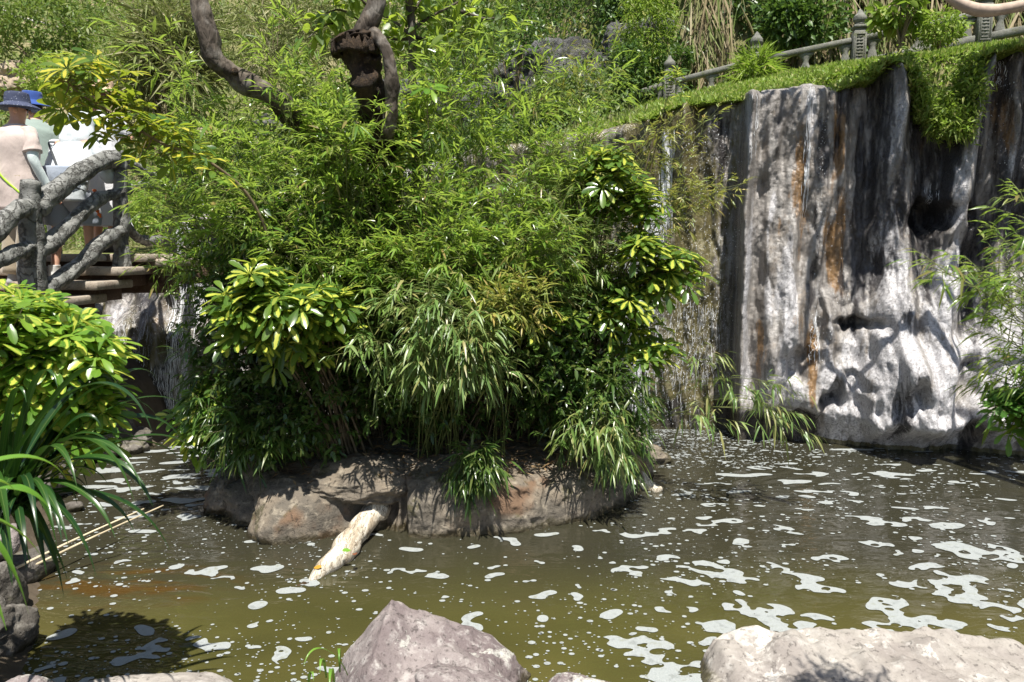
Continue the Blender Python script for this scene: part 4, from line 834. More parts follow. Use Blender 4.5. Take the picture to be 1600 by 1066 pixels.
shrub('bamboo', 'dense mid green bamboo filling the middle of the bush', 'bamboo', 3, ISB(-0.7, 5.9),
      [(620, 250, 5.60, 150, 90, .45, 30), (560, 180, 5.70, 80, 60, .3, 10), (700, 330, 5.50, 140, 80, .4, 22), (500, 340, 5.40, 110, 80, .35, 20), (620, 140, 5.80, 60, 50, .3, 5), (580, 420, 5.15, 80, 40, .15, 14), (700, 400, 5.15, 90, 50, .2, 18), (840, 380, 5.2, 70, 60, .2, 14), (480, 400, 5.1, 60, 40, .2, 10), (360, 330, 5.1, 60, 50, .2, 10)], BS, LANCE, bam, bstem, GB, side=15, reach=.34, jitter=.17, size=.98, nl=8)
shrub('bamboo', 'tall bamboo with upright tips at the upper right of the bush', 'bamboo', 4, ISB(-0.2, 6.2),
      [(740, 150, 5.90, 80, 100, .4, 14), (700, 60, 6.00, 60, 60, .3, 6), (760, 30, 6.00, 40, 40, .25, 2), (850, 150, 6.10, 70, 60, .35, 6), (800, 260, 5.80, 90, 80, .4, 14), (930, 130, 6.20, 50, 40, .2, 2), (600, 60, 6.40, 50, 50, .2, 2)], BS, LANCE, bam, bstem, GB, side=14, reach=.32, jitter=.17, size=1.12, nl=7)
shrub('bamboo', 'yellowish bamboo arching right in front of the waterfall', 'bamboo', 5, ISB(0.4, 6.4),
      [(1100, 300, 6.3, 60, 18, .2, 7), (1140, 290, 6.3, 40, 10, .15, 4), (1050, 320, 6.3, 50, 40, .2, 7), (1060, 190, 6.4, 70, 26, .2, 7), (1040, 250, 6.4, 50, 30, .2, 5), (900, 80, 6.4, 50, 50, .2, 4), (960, 50, 6.4, 40, 40, .2, 2)], BS, LANCE, bamY, bstem, GB, side=11, reach=.3, jitter=.13, size=.72, nl=7, arch=.45, stem_r=.004)
shrub('bamboo', 'fine leaved fresh green bamboo between the bush centre and the waterfall', 'bamboo', 42, ISB(0.45, 6.2),
      [(900, 300, 5.75, 60, 60, .25, 18), (920, 400, 5.7, 60, 60, .25, 18), (940, 500, 5.7, 50, 60, .25, 14), (880, 220, 5.9, 60, 40, .25, 12), (1000, 480, 5.9, 40, 60, .2, 7)], BS, LANCE, bam, bstem, GB, side=16, reach=.32, jitter=.15, size=.85, nl=7)
shrub('bamboo', 'mixed green and straw coloured bamboo on the right flank of the bush', 'bamboo', 6, ISB(0.3, 6.0),
      [(880, 330, 5.50, 80, 80, .35, 14), (840, 420, 5.30, 70, 50, .3, 10), (940, 260, 5.80, 50, 60, .3, 7), (950, 400, 5.60, 60, 70, .3, 8)], BS, LANCE, bamP, bstem, GB, side=16, reach=.34, jitter=.16, size=.8, nl=8)
shrub('bamboo', 'pale drooping bamboo hanging over the front middle of the bush', 'bamboo', 7, ISB(-0.6, 5.55),
      [(660, 472, 4.73, 60, 25, .15, 5), (720, 512, 4.73, 70, 35, .18, 8), (630, 522, 4.73, 60, 30, .15, 4), (760, 572, 4.73, 40, 40, .15, 4), (690, 572, 4.78, 60, 40, .15, 4), (560, 532, 4.78, 22, 22, .1, 1)], BS, LANCE, bamP, bstem, GB, side=14, reach=.3, jitter=.13, size=1.08, nl=7, droop=.7)
shrub('bamboo', 'straw tinted bamboo tuft above the dark centre of the bush', 'bamboo', 8, ISB(-0.1, 5.6), [(800, 460, 4.90, 45, 18, .12, 6), (790, 490, 4.90, 26, 16, .1, 2)], BS, LANCE, bamY, bstem, GB, side=14, reach=.2, jitter=.1, size=1.05, nl=7, stem_r=.004)
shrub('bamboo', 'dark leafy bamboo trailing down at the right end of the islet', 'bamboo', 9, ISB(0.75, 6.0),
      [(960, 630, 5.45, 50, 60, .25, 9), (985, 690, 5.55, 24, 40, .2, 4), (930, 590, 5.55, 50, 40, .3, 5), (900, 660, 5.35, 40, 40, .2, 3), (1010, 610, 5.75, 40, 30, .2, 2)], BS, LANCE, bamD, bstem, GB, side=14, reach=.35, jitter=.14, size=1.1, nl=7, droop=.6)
shrub('bamboo', 'pale bamboo spray hanging down the right front of the rock', 'bamboo', 10, ISB(0.6, 5.6), [(935, 670, 5.15, 34, 30, .1, 4), (950, 710, 5.15, 22, 22, .08, 2)], BS, LANCE, bamP, bstem, GB, side=12, reach=.3, jitter=.1, size=1.1, nl=7, droop=.8, stem_r=.003)
shrub('bamboo', 'small green bamboo tuft growing on the front rock face', 'bamboo', 11, P(735, 700, 5.15), [(735, 735, 4.92, 34, 34, .06, 11)], BS, LANCE, bamD, bstem, GB, side=12, reach=.6, jitter=.06, size=1.0, nl=7, droop=.7, stem_r=.0025, spread=.02, arch=.2)
shrub('bamboo', 'long bare bamboo twigs bowing over the water right of the islet', 'bamboo', 12, ISB(0.9, 6.1), [(1150, 600, 5.5, 34, 18, .1, 2), (1210, 640, 5.5, 34, 22, .1, 3), (1250, 680, 5.5, 24, 14, .08, 2), (1100, 570, 5.6, 30, 20, .1, 2), (1235, 600, 5.5, 20, 10, .1, 1), (1120, 650, 5.5, 26, 16, .1, 2)], BS, LANCE, bamP, bstem, GB, side=6, reach=.35, jitter=.08, size=1.05, nl=6, droop=.8, stem_r=.0035, arch=.5)
# darker small-leaved undergrowth that fills the bush
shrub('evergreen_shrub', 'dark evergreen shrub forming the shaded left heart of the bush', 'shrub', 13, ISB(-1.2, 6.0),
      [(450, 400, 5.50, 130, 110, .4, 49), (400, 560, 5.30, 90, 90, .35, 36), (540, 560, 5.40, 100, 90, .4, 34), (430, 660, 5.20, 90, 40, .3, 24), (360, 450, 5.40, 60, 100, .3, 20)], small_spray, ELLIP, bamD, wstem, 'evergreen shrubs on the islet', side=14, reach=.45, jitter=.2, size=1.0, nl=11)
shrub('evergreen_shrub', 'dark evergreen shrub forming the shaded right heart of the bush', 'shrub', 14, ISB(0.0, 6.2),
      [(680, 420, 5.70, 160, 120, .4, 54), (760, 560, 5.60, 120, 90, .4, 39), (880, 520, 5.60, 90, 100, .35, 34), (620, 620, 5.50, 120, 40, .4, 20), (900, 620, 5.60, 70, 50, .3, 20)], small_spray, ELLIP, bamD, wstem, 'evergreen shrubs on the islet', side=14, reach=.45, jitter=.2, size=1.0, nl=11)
shrub('evergreen_shrub', 'glossy green shrub behind the broken trunk at the back of the bush', 'shrub', 15, ISB(-0.5, 6.9),
      [(580, 340, 6.70, 170, 70, .3, 31), (760, 350, 6.70, 160, 80, .3, 31), (450, 320, 6.60, 100, 60, .3, 13)], small_spray, ELLIP, bam, wstem, 'evergreen shrubs on the islet', side=12, reach=.45, jitter=.22, size=1.2, nl=10)
shrub('evergreen_shrub', 'low leafy shrub drooping to the water at the left end of the islet', 'shrub', 16, ISB(-1.95, 5.7),
      [(370, 668, 5.18, 60, 36, .2, 11), (400, 688, 5.08, 50, 30, .15, 7), (310, 648, 5.18, 26, 36, .15, 3), (330, 548, 5.28, 50, 50, .2, 7)], BS, LANCE, bamD, wstem, 'evergreen shrubs on the islet', side=13, reach=.4, jitter=.13, size=1.05, nl=8, droop=.6)
SHD = schef_head
shrub('umbrella_plant', 'variegated umbrella plant with yellow heads at the left front of the bush', 'umbrella plant', 17, ISB(-1.3, 5.5),
      [(420, 480, 4.73, 55, 30, .15, 8), (370, 510, 4.73, 24, 24, .1, 3), (400, 450, 4.73, 28, 12, .1, 3), (520, 480, 4.78, 40, 20, .1, 4), (480, 510, 4.78, 40, 30, .1, 4)], SHD, OBOV, sch, wstem, GU, side=2, reach=.12, jitter=.1, size=1.35, nw=5, stem_r=.012)
shrub('umbrella_plant', 'light green umbrella plant low over the water left of the islet', 'umbrella plant', 18, ISB(-2.0, 5.6), [(310, 640, 5.3, 36, 18, .1, 6), (300, 680, 5.3, 24, 16, .1, 3), (345, 625, 5.3, 24, 14, .1, 2)], SHD, OBOV, schL, wstem, GU, side=2, reach=.15, jitter=.1, size=1.2, nw=5, stem_r=.008)
shrub('umbrella_plant', 'umbrella plant with bright crown leaves on the right edge of the bush', 'umbrella plant', 19, ISB(0.5, 5.9),
      [(960, 265, 5.6, 36, 36, .15, 9), (1000, 320, 5.6, 26, 30, .12, 5), (1040, 420, 5.6, 40, 32, .15, 8), (1010, 385, 5.5, 26, 14, .1, 4), (980, 470, 5.6, 50, 30, .15, 8), (1010, 540, 5.6, 30, 24, .12, 4)], SHD, OBOV, sch, wstem, GU, side=2, reach=.12, jitter=.1, size=1.25, nw=5, stem_r=.012)
shrub('umbrella_plant', 'thin tall umbrella plant stem poking out above the grass slope at the right', 'umbrella plant', 20, ISB(0.9, 6.3), [(1042, 122, 5.9, 14, 5, .05, 2)], SHD, OBOV, sch, wstem, GU, side=1, reach=.05, jitter=0, size=.8, nw=6, stem_r=.012, arch=.05)
shrub('umbrella_plant', 'single pale umbrella leaf head beside the slim tree at the top', 'umbrella plant', 23, ISB(-0.7, 6.0), [(663, 132, 5.5, 6, 5, .05, 1)], SHD, OBOV, schL, wstem, GU, side=1, reach=.05, jitter=0, size=1.35, nw=2, stem_r=.008, arch=.1)
shrub('umbrella_plant', 'dark umbrella plant inside the centre of the bush', 'umbrella plant', 24, ISB(-0.4, 5.9), [(600, 430, 5.3, 110, 50, .15, 12), (760, 500, 5.3, 60, 50, .15, 8), (860, 520, 5.4, 60, 50, .15, 8), (560, 200, 5.6, 120, 60, .2, 8)], SHD, OBOV, sch, wstem, GU, side=1, reach=.1, jitter=.1, size=1.15, nw=5, stem_r=.008)
# the long branch that crosses in front of the people
root = empty('umbrella_plant', ISB(-1.6, 5.4), 'long umbrella plant branch with yellow leaves reaching up in front of the people', 'umbrella plant', GU); pl = Plant(25)
path = smoothpath([ISB(-1.5, 5.45), P(440, 460, 5.2), P(400, 325, 5.0), P(330, 255, 4.8), P(255, 225, 4.6), P(190, 185, 4.5), P(130, 150, 4.4), P(105, 128, 4.4)], 80); pl.stem(path, .014, .005, 8)
for px, py, n_ in ((85, 118, 3), (118, 100, 4), (150, 125, 5), (190, 140, 5), (130, 155, 4), (100, 150, 3), (205, 180, 5), (170, 175, 4), (245, 205, 5), (215, 215, 4), (280, 215, 5), (300, 240, 3), (250, 245, 4), (225, 240, 3), (200, 160, 3)):
    e = P(px, py, 4.4 + (px - 85) / 215 * .35); i = int(np.argmin(np.linalg.norm(path - e, axis=1))); pl.stem(bez(path[i], (path[i] + e) / 2 + (0, 0, -.02), e, 6), .005, .003)
    schef_head(pl, e, nrm(e - path[i] + (0, 0, .05)), 1.3, n_)
pl.build(root, OBOV, leafmat('yellow_umbrella_leaf', [(0.04, 0.10, 0.02), (0.07, 0.15, 0.022), (0.12, 0.20, 0.03), (0.04, 0.08, 0.02)], (0.40, 0.50, 0.04), .38, .28, varieg=(0.55, 0.50, 0.06)), wstem)

# ------------------------------------------------------------------ foreground plants, left
shrub('umbrella_plant', 'bushy bright umbrella plant in the left foreground below the railing', 'umbrella plant', 30, (-2.5, 2.8, 0.3),
      [(40, 500, 2.9, 50, 24, .12, 13), (90, 530, 2.85, 60, 26, .12, 14), (140, 570, 2.85, 36, 24, .1, 8), (50, 590, 2.8, 60, 36, .15, 14), (150, 640, 2.85, 30, 20, .1, 5), (20, 520, 2.7, 30, 36, .1, 7), (-40, 560, 2.7, 40, 60, .15, 9), (100, 640, 2.8, 50, 26, .15, 6)], SHD, OBOV, schL, wstem, None, side=2, reach=.12, jitter=.06, size=.98, nw=5, stem_r=.009, arch=.2)
def strap_plant(name, label, base, tips, seed, mat, wd=.032):
    root = empty(name, base, label, 'strap-leaved plant'); r = np.random.RandomState(seed); Vs = []; Ts = []; Us = []; n = 0; K = 22
    for tp in tips:
        b = np.asarray(base, float) + np.append(r.normal(size=2) * .04, 0); e = np.asarray(tp, float); L = np.linalg.norm(e - b); m = (b + e) / 2 + (0, 0, L * r.uniform(.35, .5)); pth = bez(b, b * .6 + m * .4 + (0, 0, L * .15), m * .35 + e * .65 + (0, 0, L * .3), K, e)
        T, X, Y = frames(pth); side = nrm(np.cross(T, (0, 0, 1.0)) + 1e-6); upn = np.cross(side, T); t = np.linspace(0, 1, K); w = wd * r.uniform(.75, 1.15) * np.clip(np.minimum(.45 + t * 1.6, (1 - t) * 3.2), 0, 1) * .5 + .0005
        tw = r.normal() * .4 * t; side = side * np.cos(tw)[:, None] + upn * np.sin(tw)[:, None]; upn = np.cross(side, T)
        V = np.stack([pth - side * w[:, None] + upn * w[:, None] * .35, pth, pth + side * w[:, None] + upn * w[:, None] * .35], 1).reshape(-1, 3)
        Vs.append(V); Ts.append(gridfaces(K, 3) + n); Us.append(np.stack(np.meshgrid(t, [0, .5, 1], indexing='ij')[::-1], -1).reshape(-1, 2)); n += len(V)
    link(mesh(np.concatenate(Vs), np.concatenate(Ts), 'foliage', np.concatenate(Us)), 'foliage', mat, root); return root
strap_shade_m = leafmat('shaded_strap_leaf', [(0.012, 0.040, 0.010), (0.018, 0.055, 0.012), (0.028, 0.075, 0.012)], (0.05, 0.13, 0.015), .15, .3)  # shade under the umbrella plant is put into this darker leaf colour
r = np.random.RandomState(5)
tips = [P(310, 660, 2.9), P(300, 740, 2.8), P(265, 860, 2.6), P(318, 720, 2.9), P(240, 790, 2.4), P(180, 840, 2.4), P(150, 900, 2.3), P(155, 640, 2.9), P(230, 640, 3.0), P(120, 610, 2.9), P(200, 700, 3.0), P(90, 860, 2.2), P(120, 760, 2.2), P(60, 840, 2.1), P(20, 880, 2.0), P(250, 600, 3.1), P(285, 690, 3.0), P(170, 760, 2.5), P(210, 830, 2.5)] + [P(r.uniform(-60, 250), r.uniform(600, 800), r.uniform(2.2, 3.2)) for _ in range(36)] + [P(r.uniform(-20, 110), r.uniform(800, 940), r.uniform(2.2, 2.6)) for _ in range(16)]
strap_plant('strap_leaf_plant', 'dark clump of long arching strap leaves on the left bank below the umbrella plant', P(15, 800, 2.55), tips, 6, strap_shade_m, .027)
strap_plant('strap_leaf_plant', 'bright sunlit strap leaves at the very left edge, nearest to the viewer', P(-150, 830, 1.5), [P(105, 750, 1.75), P(70, 880, 1.7), P(45, 960, 1.55), P(80, 800, 1.7), P(25, 770, 1.6), P(10, 985, 1.5)], 9, leafmat('sunny_strap', [(0.10, 0.24, 0.03), (0.15, 0.30, 0.04)], (0.3, 0.5, 0.05), .3, .3), .036)
strap_plant('grass_tuft', 'small bright grass blades beside the big peaked foreground rock', G(520, 1062, .3), [P(475, 1040, 2.5), P(500, 1052, 2.5), P(530, 1035, 2.55), P(515, 1080, 2.4), P(490, 1064, 2.5)], 10, leafmat('grass_blade', [(0.14, 0.30, 0.04), (0.18, 0.34, 0.05)], tf=.3), .012)
# ------------------------------------------------------------------ right edge bamboo and overhanging tree
shrub('bamboo', 'feathery bamboo hanging into view at the right edge', 'bamboo', 40, (2.5, 1.7, 0.3),
      [(1575, 560, 2.20, 26, 50, .15, 8), (1590, 480, 2.20, 26, 50, .15, 7), (1580, 400, 2.20, 34, 30, .15, 4), (1560, 600, 2.20, 16, 30, .1, 2), (1520, 430, 2.20, 40, 26, .1, 2), (1600, 330, 2.20, 30, 40, .15, 3), (1470, 425, 2.20, 24, 10, .05, 2)], BS, LANCE, bam, bstem, None, side=11, reach=.3, jitter=.1, size=.5, nl=7, droop=.6, stem_r=.003)
shrub('umbrella_plant', 'dark green umbrella plant head low at the right edge', 'umbrella plant', 41, (2.4, 1.9, 0.2), [(1580, 630, 2.2, 20, 22, .06, 5), (1610, 650, 2.2, 20, 22, .06, 4)], SHD, OBOV, leafmat('fresh_umbrella_leaf', [(0.05, 0.14, 0.025), (0.09, 0.21, 0.03)], tf=.3), wstem, None, side=2, reach=.1, jitter=.05, size=.48, nw=6, stem_r=.006)
ot = empty('overhanging_tree', (5.2, 2.6, 0.3), 'smooth pale branch of a tree reaching in at the top right corner', 'tree'); pl = Plant(50)
pl.S.addm(*tube(smoothpath([(5.4, 2.4, .2), (5.3, 2.6, 2.0), (5.2, 2.9, 3.6), (5.3, 3.4, 5.2), (5.0, 4.2, 6.6)], 40), np.linspace(.17, .09, 40), 18, nz=.01))
b1 = smoothpath([(5.2, 3.0, 3.3), P(1700, -10, 5.8), P(1620, 4, 5.95), P(1550, 17, 6.0), P(1510, 10, 6.05), P(1478, -10, 6.1), P(1440, -60, 6.15), (3.4, 6.3, 5.2)], 60)
pl.S.addm(*tube(b1, np.linspace(.055, .034, 60), 12, nz=.006, nf=4))
for q in ([(5.3, 3.4, 5.2), (4.9, 4.9, 5.8), (4.4, 6.0, 6.2), (3.5, 6.5, 6.5)], [(5.1, 3.9, 6.0), (5.6, 5.4, 6.1), (5.6, 6.1, 6.8)], [(5.2, 3.0, 3.8), (5.5, 4.7, 4.4), (5.9, 5.6, 4.6), (5.5, 6.2, 5.0), (5.1, 6.3, 5.8)], [(5.2, 3.0, 3.8), (6.0, 4.9, 5.0), (6.3, 5.9, 6.1)]): pl.S.addm(*tube(smoothpath(q, 20), np.linspace(.06, .015, 20), 8, caps=False))
for c_, rd, n_ in (((5.5, 6.1, 6.1), (.8, .45, .9), 620), ((4.4, 6.3, 6.4), (.8, .45, .8), 620), ((3.8, 6.5, 5.7), (.5, .35, .7), 330), ((6.3, 5.9, 5.6), (.7, .5, .9), 560), ((5.0, 6.3, 5.1), (.6, .35, .4), 260), ((3.5, 6.5, 6.6), (.6, .4, .5), 300)):
    crown_cloud(pl, c_, rd, n_, L=.15, wr=.32, seed=c_[0], clump=3.0, thr=.08, droop=.6)
pl.build(ot, ELLIP, ficus_m, plain('smooth_bark', (0.42, 0.33, 0.26), .7, .2, 14), 'crown', 'trunk')
# ------------------------------------------------------------------ balustrade
stone = rockmat('carved_stone', (0.20, 0.20, 0.175), (0.14, 0.14, 0.12), (0.26, 0.26, 0.235), 6, .7, .85, lichen=(0.13, 0.14, 0.08), bd=.01)
bl = [(840, 216, 14.1), (935, 190, 13.5), (1045, 156, 13.0), (1180, 122, 12.5), (1340, 90, 12.0), (1535, 50, 11.5), (1770, 2, 11.0)]
posts = [P(*q) + (0, 0, -.08) for q in bl]; bal = empty('stone_balustrade', posts[3], 'weathered grey stone balustrade with bud finials climbing above the grassy slope', 'balustrade')
for q in posts:
    ang = -.16; mb = MB(); mb.box(q + (0, 0, .12), (.2, .2, .72), ang, .015); mb.box(q + (0, 0, .50), (.16, .16, .05), ang); mb.box(q + (0, 0, .545), (.21, .21, .05), ang, .012)
    po = mb.build('post', stone, bal)
    for dx_ in (0,):
        c, s_ = math.cos(ang), math.sin(ang); mb2 = MB(); f0 = q + np.array((s_ * .103, -c * .103, .18))
        for sx in (-.07, .07): mb2.box(f0 + np.array((c * sx, s_ * sx, 0)), (.015, .012, .5), ang)
        for sz in (-.24, .24): mb2.box(f0 + (0, 0, sz), (.15, .0125, .018), ang)
        for i in range(9): mb2.addm(*tube([f0 + np.array((c * (x_ - .005), s_ * (x_ - .005), -.2 + i * .05)) for x_ in np.linspace(-.05, .05, 6)], .007 + .004 * np.sin(np.arange(6) * 2.1 + i), 5))
        mb2.build('carving', stone, po)
    V, fs = loft([(q + (0, 0, .565), .06, .06), (q + (0, 0, .585), .085, .085), (q + (0, 0, .605), .07, .07), (q + (0, 0, .65), .10, .10), (q + (0, 0, .71), .095, .095), (q + (0, 0, .76), .055, .055), (q + (0, 0, .80), .03, .03), (q + (0, 0, .83), .008, .008)], 18, .006, 20)
    MB().addm(V, fs).build('finial', stone, po)
for a, b in zip(posts[:-1], posts[1:]):
    L = np.linalg.norm((b - a)[:2]); ang = math.atan2(b[1] - a[1], b[0] - a[0]); tl = (b[2] - a[2]) / L; m = (a + b) / 2
    MB().box(m + (0, 0, .36), (L - .2, .12, .09), ang, .015, tl).build('top_rail', stone, bal); MB().box(m + (0, 0, -.02), (L - .2, .13, .12), ang, .015, tl).build('base_rail', stone, bal)
    for t in (.12, .5, .88):
        c_ = a + (b - a) * t; V, fs = loft([(c_ + (0, 0, .03), .13 if t == .5 else .08, .045, ang), (c_ + (0, 0, .12), .06, .04, ang), (c_ + (0, 0, .2), .05, .035, ang), (c_ + (0, 0, .31), .14, .04, ang)], 14)
        MB().addm(V, fs).build('baluster', stone, bal)
# distant railing, top left
fp = plain('pale_wood', (0.42, 0.40, 0.37), .8, .2, 10); fe = empty('hillside_fence', P(20, 70, 24), 'pale two-rail fence high on the hillside at the top left', 'fence')
fpts = [P(12, 45, 24), P(100, 68, 24), P(175, 92, 24), P(-80, 30, 24), P(245, 118, 24)]
for q in fpts: MB().box(q + (0, 0, -.1), (.13, .13, 1.5), 0, .02).build('post', fp, fe)
o2 = [fpts[3], fpts[0], fpts[1], fpts[2], fpts[4]]
for a, b in zip(o2[:-1], o2[1:]):
    for h_ in (.45, .05): MB().addm(*tube([a + (0, 0, h_), b + (0, 0, h_)], .05, 8)).build('rail', fp, fe)
# ------------------------------------------------------------------ stepped bridge with log-shaped railings
s = NT('cement_bark'); p = s.geo(); n1 = s.noise(p, 10, 5, 0.6); n2 = s.noise(p, 60, 4); v = s.noise(s.map(p, (1, 1, 0.7)), 9, 6, 0.62, 0.5); v = s.math('MULTIPLY', s.math('ABSOLUTE', s.math('SUBTRACT', v, 0.5)), 1.6)
c = s.mix(s.mrange(n1, 0.38, 0.62), (0.15, 0.152, 0.14), (0.25, 0.25, 0.235)); c = s.mix(s.mrange(v, 0.03, 0.0), c, (0.10, 0.095, 0.085)); c = s.mix(s.math('MULTIPLY', s.mrange(n2, 0.5, 0.7), 0.4), c, (0.12, 0.115, 0.10))
cem = s.end(s.bsdf(c, 0.85, s.bump(s.math('ADD', s.mrange(v, 0.0, 0.07), s.math('MULTIPLY', n2, 0.35)), 0.9, 0.018), 0.2))
def logtube(pts, r0, seed, n=44, cap=True): 
    return MB().addm(*tube(smoothpath(pts, n), .92 * np.interp(np.linspace(0, 1, n), [0, .5, 1], r0), 28, nz=.016, nf=7, seed=seed, groove=.9))
rl = empty('log_railing', P(50, 465, 6.0), 'grey log-shaped cement railing of the stepped bridge at the left', 'railing')
logtube([P(50, 500, 6.0) + (0, 0, -.2), P(52, 465, 6.0), P(50, 400, 6.0), P(48, 340, 6.0), P(49, 283, 6.0)], (.135, .105, .092), 1).build('post', cem, rl)
logtube([P(192, 425, 7.0), P(190, 400, 7.0), P(188, 330, 7.0), P(186, 236, 7.0)], (.10, .088, .07), 2).build('post', cem, rl)
logtube([P(268, 460, 8.0), P(268, 380, 8.0), P(268, 288, 8.0)], (.08, .07, .065), 3).build('post', cem, rl)
for nm, pts, r0, sd in (('rail', [(-70, 405, 5.3), (-10, 362, 5.6), (25, 330, 5.8), (48, 326, 5.97)], (.085, .085, .075), 4), ('rail', [(-70, 445, 5.3), (0, 408, 5.6), (30, 392, 5.8), (50, 386, 5.97)], (.06, .068, .06), 5),
                        ('rail', [(56, 326, 6.02), (80, 308, 6.2), (110, 282, 6.4), (145, 258, 6.65), (170, 249, 6.85), (186, 248, 6.98)], (.095, .098, .07), 6), ('rail', [(56, 392, 6.02), (90, 372, 6.2), (125, 335, 6.5), (155, 312, 6.75), (190, 300, 6.98)], (.085, .08, .055), 7),
                        ('rail', [(56, 460, 6.02), (90, 440, 6.2), (130, 408, 6.5), (170, 370, 6.8), (192, 358, 6.98)], (.085, .08, .065), 8), ('rail', [(188, 250, 7.02), (212, 262, 7.3), (240, 278, 7.6), (268, 292, 8.0)], (.055, .07, .06), 9),
                        ('rail', [(190, 302, 7.02), (210, 292, 7.2), (240, 290, 7.6), (268, 300, 8.0)], (.05, .055, .05), 10), ('rail', [(192, 345, 7.02), (215, 372, 7.3), (245, 376, 7.6), (268, 374, 8.0)], (.05, .06, .05), 11), ('rail', [(50, 470, 6.0), (20, 480, 5.8), (-40, 500, 5.4)], (.09, .08, .07), 12)):
    logtube([P(*q) for q in pts], r0, sd).build(nm, cem, rl)
stp = rockmat('step_concrete', (0.36, 0.31, 0.25), (0.28, 0.23, 0.18), (0.44, 0.40, 0.34), 4, .5, .85, dirt=(0.16, 0.10, 0.07), bd=.008)
ris = rockmat('brown_cement', (0.12, 0.07, 0.045), (0.08, 0.05, 0.035), (0.17, 0.12, 0.09), 5, .7, .85, bd=.01)
br_ = empty('stepped_bridge', (-5, 6.5, 1.2), 'stepped concrete bridge with brown beams that the people are climbing', 'bridge')
for i in range(7):
    Yf = 5.15 + .325 * i; zt = 2.02 - .125 * (6 - i); xr = -4.02 + (Yf - 6) * .25 + (.16 if i < 6 else .13); mb = MB()
    mb.box(((xr - 7.6) / 2, Yf + .3, zt - .04), (xr + 7.6, .62 if i < 6 else .6, .08), 0, .012).build('step', stp, br_)
    MB().box(((xr - .12 - 7.6) / 2, Yf + .36, zt - .14), (xr - .12 + 7.6, .5, .115), 0, .006).build('riser', ris, br_)
a, b = np.array((-3.95, 7.75)), np.array((-3.1, 9.3)); 
MB().box((-4.95, 7.68, 1.955), (2.9, .6, .09), 0, .01).build('deck', stp, br_)
MB().box((-3.5, 7.95, 1.80), (.3, 1.0, .2), -.5, .02, 0).build('beam', ris, br_)
MB().box((-4.1, 7.62, 1.74), (1.0, .22, .26), 0, .02).build('beam', ris, br_)
MB().box((-3.72, 7.55, 1.93), (.7, .5, .08), -.3, .015).build('step', stp, br_)
for k_, (x, y, sz, sd) in enumerate(((-5.6, 6.9, (2.3, 1.5, 2.3), 200), (-4.55, 7.0, (.55, .9, 2.4), 201), (-6.6, 8.6, (2.2, 1.4, 2.6), 202))):
    rock('abutment', (x, y, .7 if k_ != 1 else .45), sz, sd, ris, br_, planes=8, rough=.08, n=30)

# ------------------------------------------------------------------ people
skin_m = plain('skin', (0.52, 0.30, 0.21), .5, .06, 30, .1, .002, .4, Subsurface_Weight=.1)
hair_m = plain('hair', (0.03, 0.02, 0.016), .5, .4, 60, .6, .004)
def cloth(name, c, var=.06):
    s = NT(name); p = s.geo(); f = s.noise(s.map(p, (1, 1, .6), rot=(.3, .4, 0)), 7, 4, .5, .5); w = s.noise(p, 220, 2)
    return s.end(s.bsdf(s.mix(s.mrange(w, .3, .7), tuple(q * (1 - var) for q in c), tuple(min(1, q * (1 + var)) for q in c)), .85, s.bump(s.math('ADD', f, s.math('MULTIPLY', w, .03)), .55, .035), .1, Sheen_Weight=.2))
def skinbody(root, J, E, mat=None):
    "one continuous body grown round a skeleton of joints"
    names = list(J); idx = {k: i for i, k in enumerate(names)}; me = bpy.data.meshes.new('body')
    me.from_pydata([J[k][0] for k in names], [(idx[a], idx[b]) for a, b in E], []); o = bpy.data.objects.new('body', me); SC.collection.objects.link(o); o.parent = root
    o.modifiers.new('Skin', 'SKIN').use_smooth_shade = True; me.skin_vertices or None
    if not me.skin_vertices:
        import bmesh; bm = bmesh.new(); bm.from_mesh(me); bm.verts.layers.skin.verify(); bm.to_mesh(me); bm.free()
    for k in names:
        r_ = J[k][1]; v = me.skin_vertices[0].data[idx[k]]; v.radius = (r_, r_) if not isinstance(r_, tuple) else r_; v.use_root = (k == 'pelvis')
    m = o.modifiers.new('Sub', 'SUBSURF'); m.levels = 2; m.render_levels = 2; me.materials.append(mat or skin_m); return o
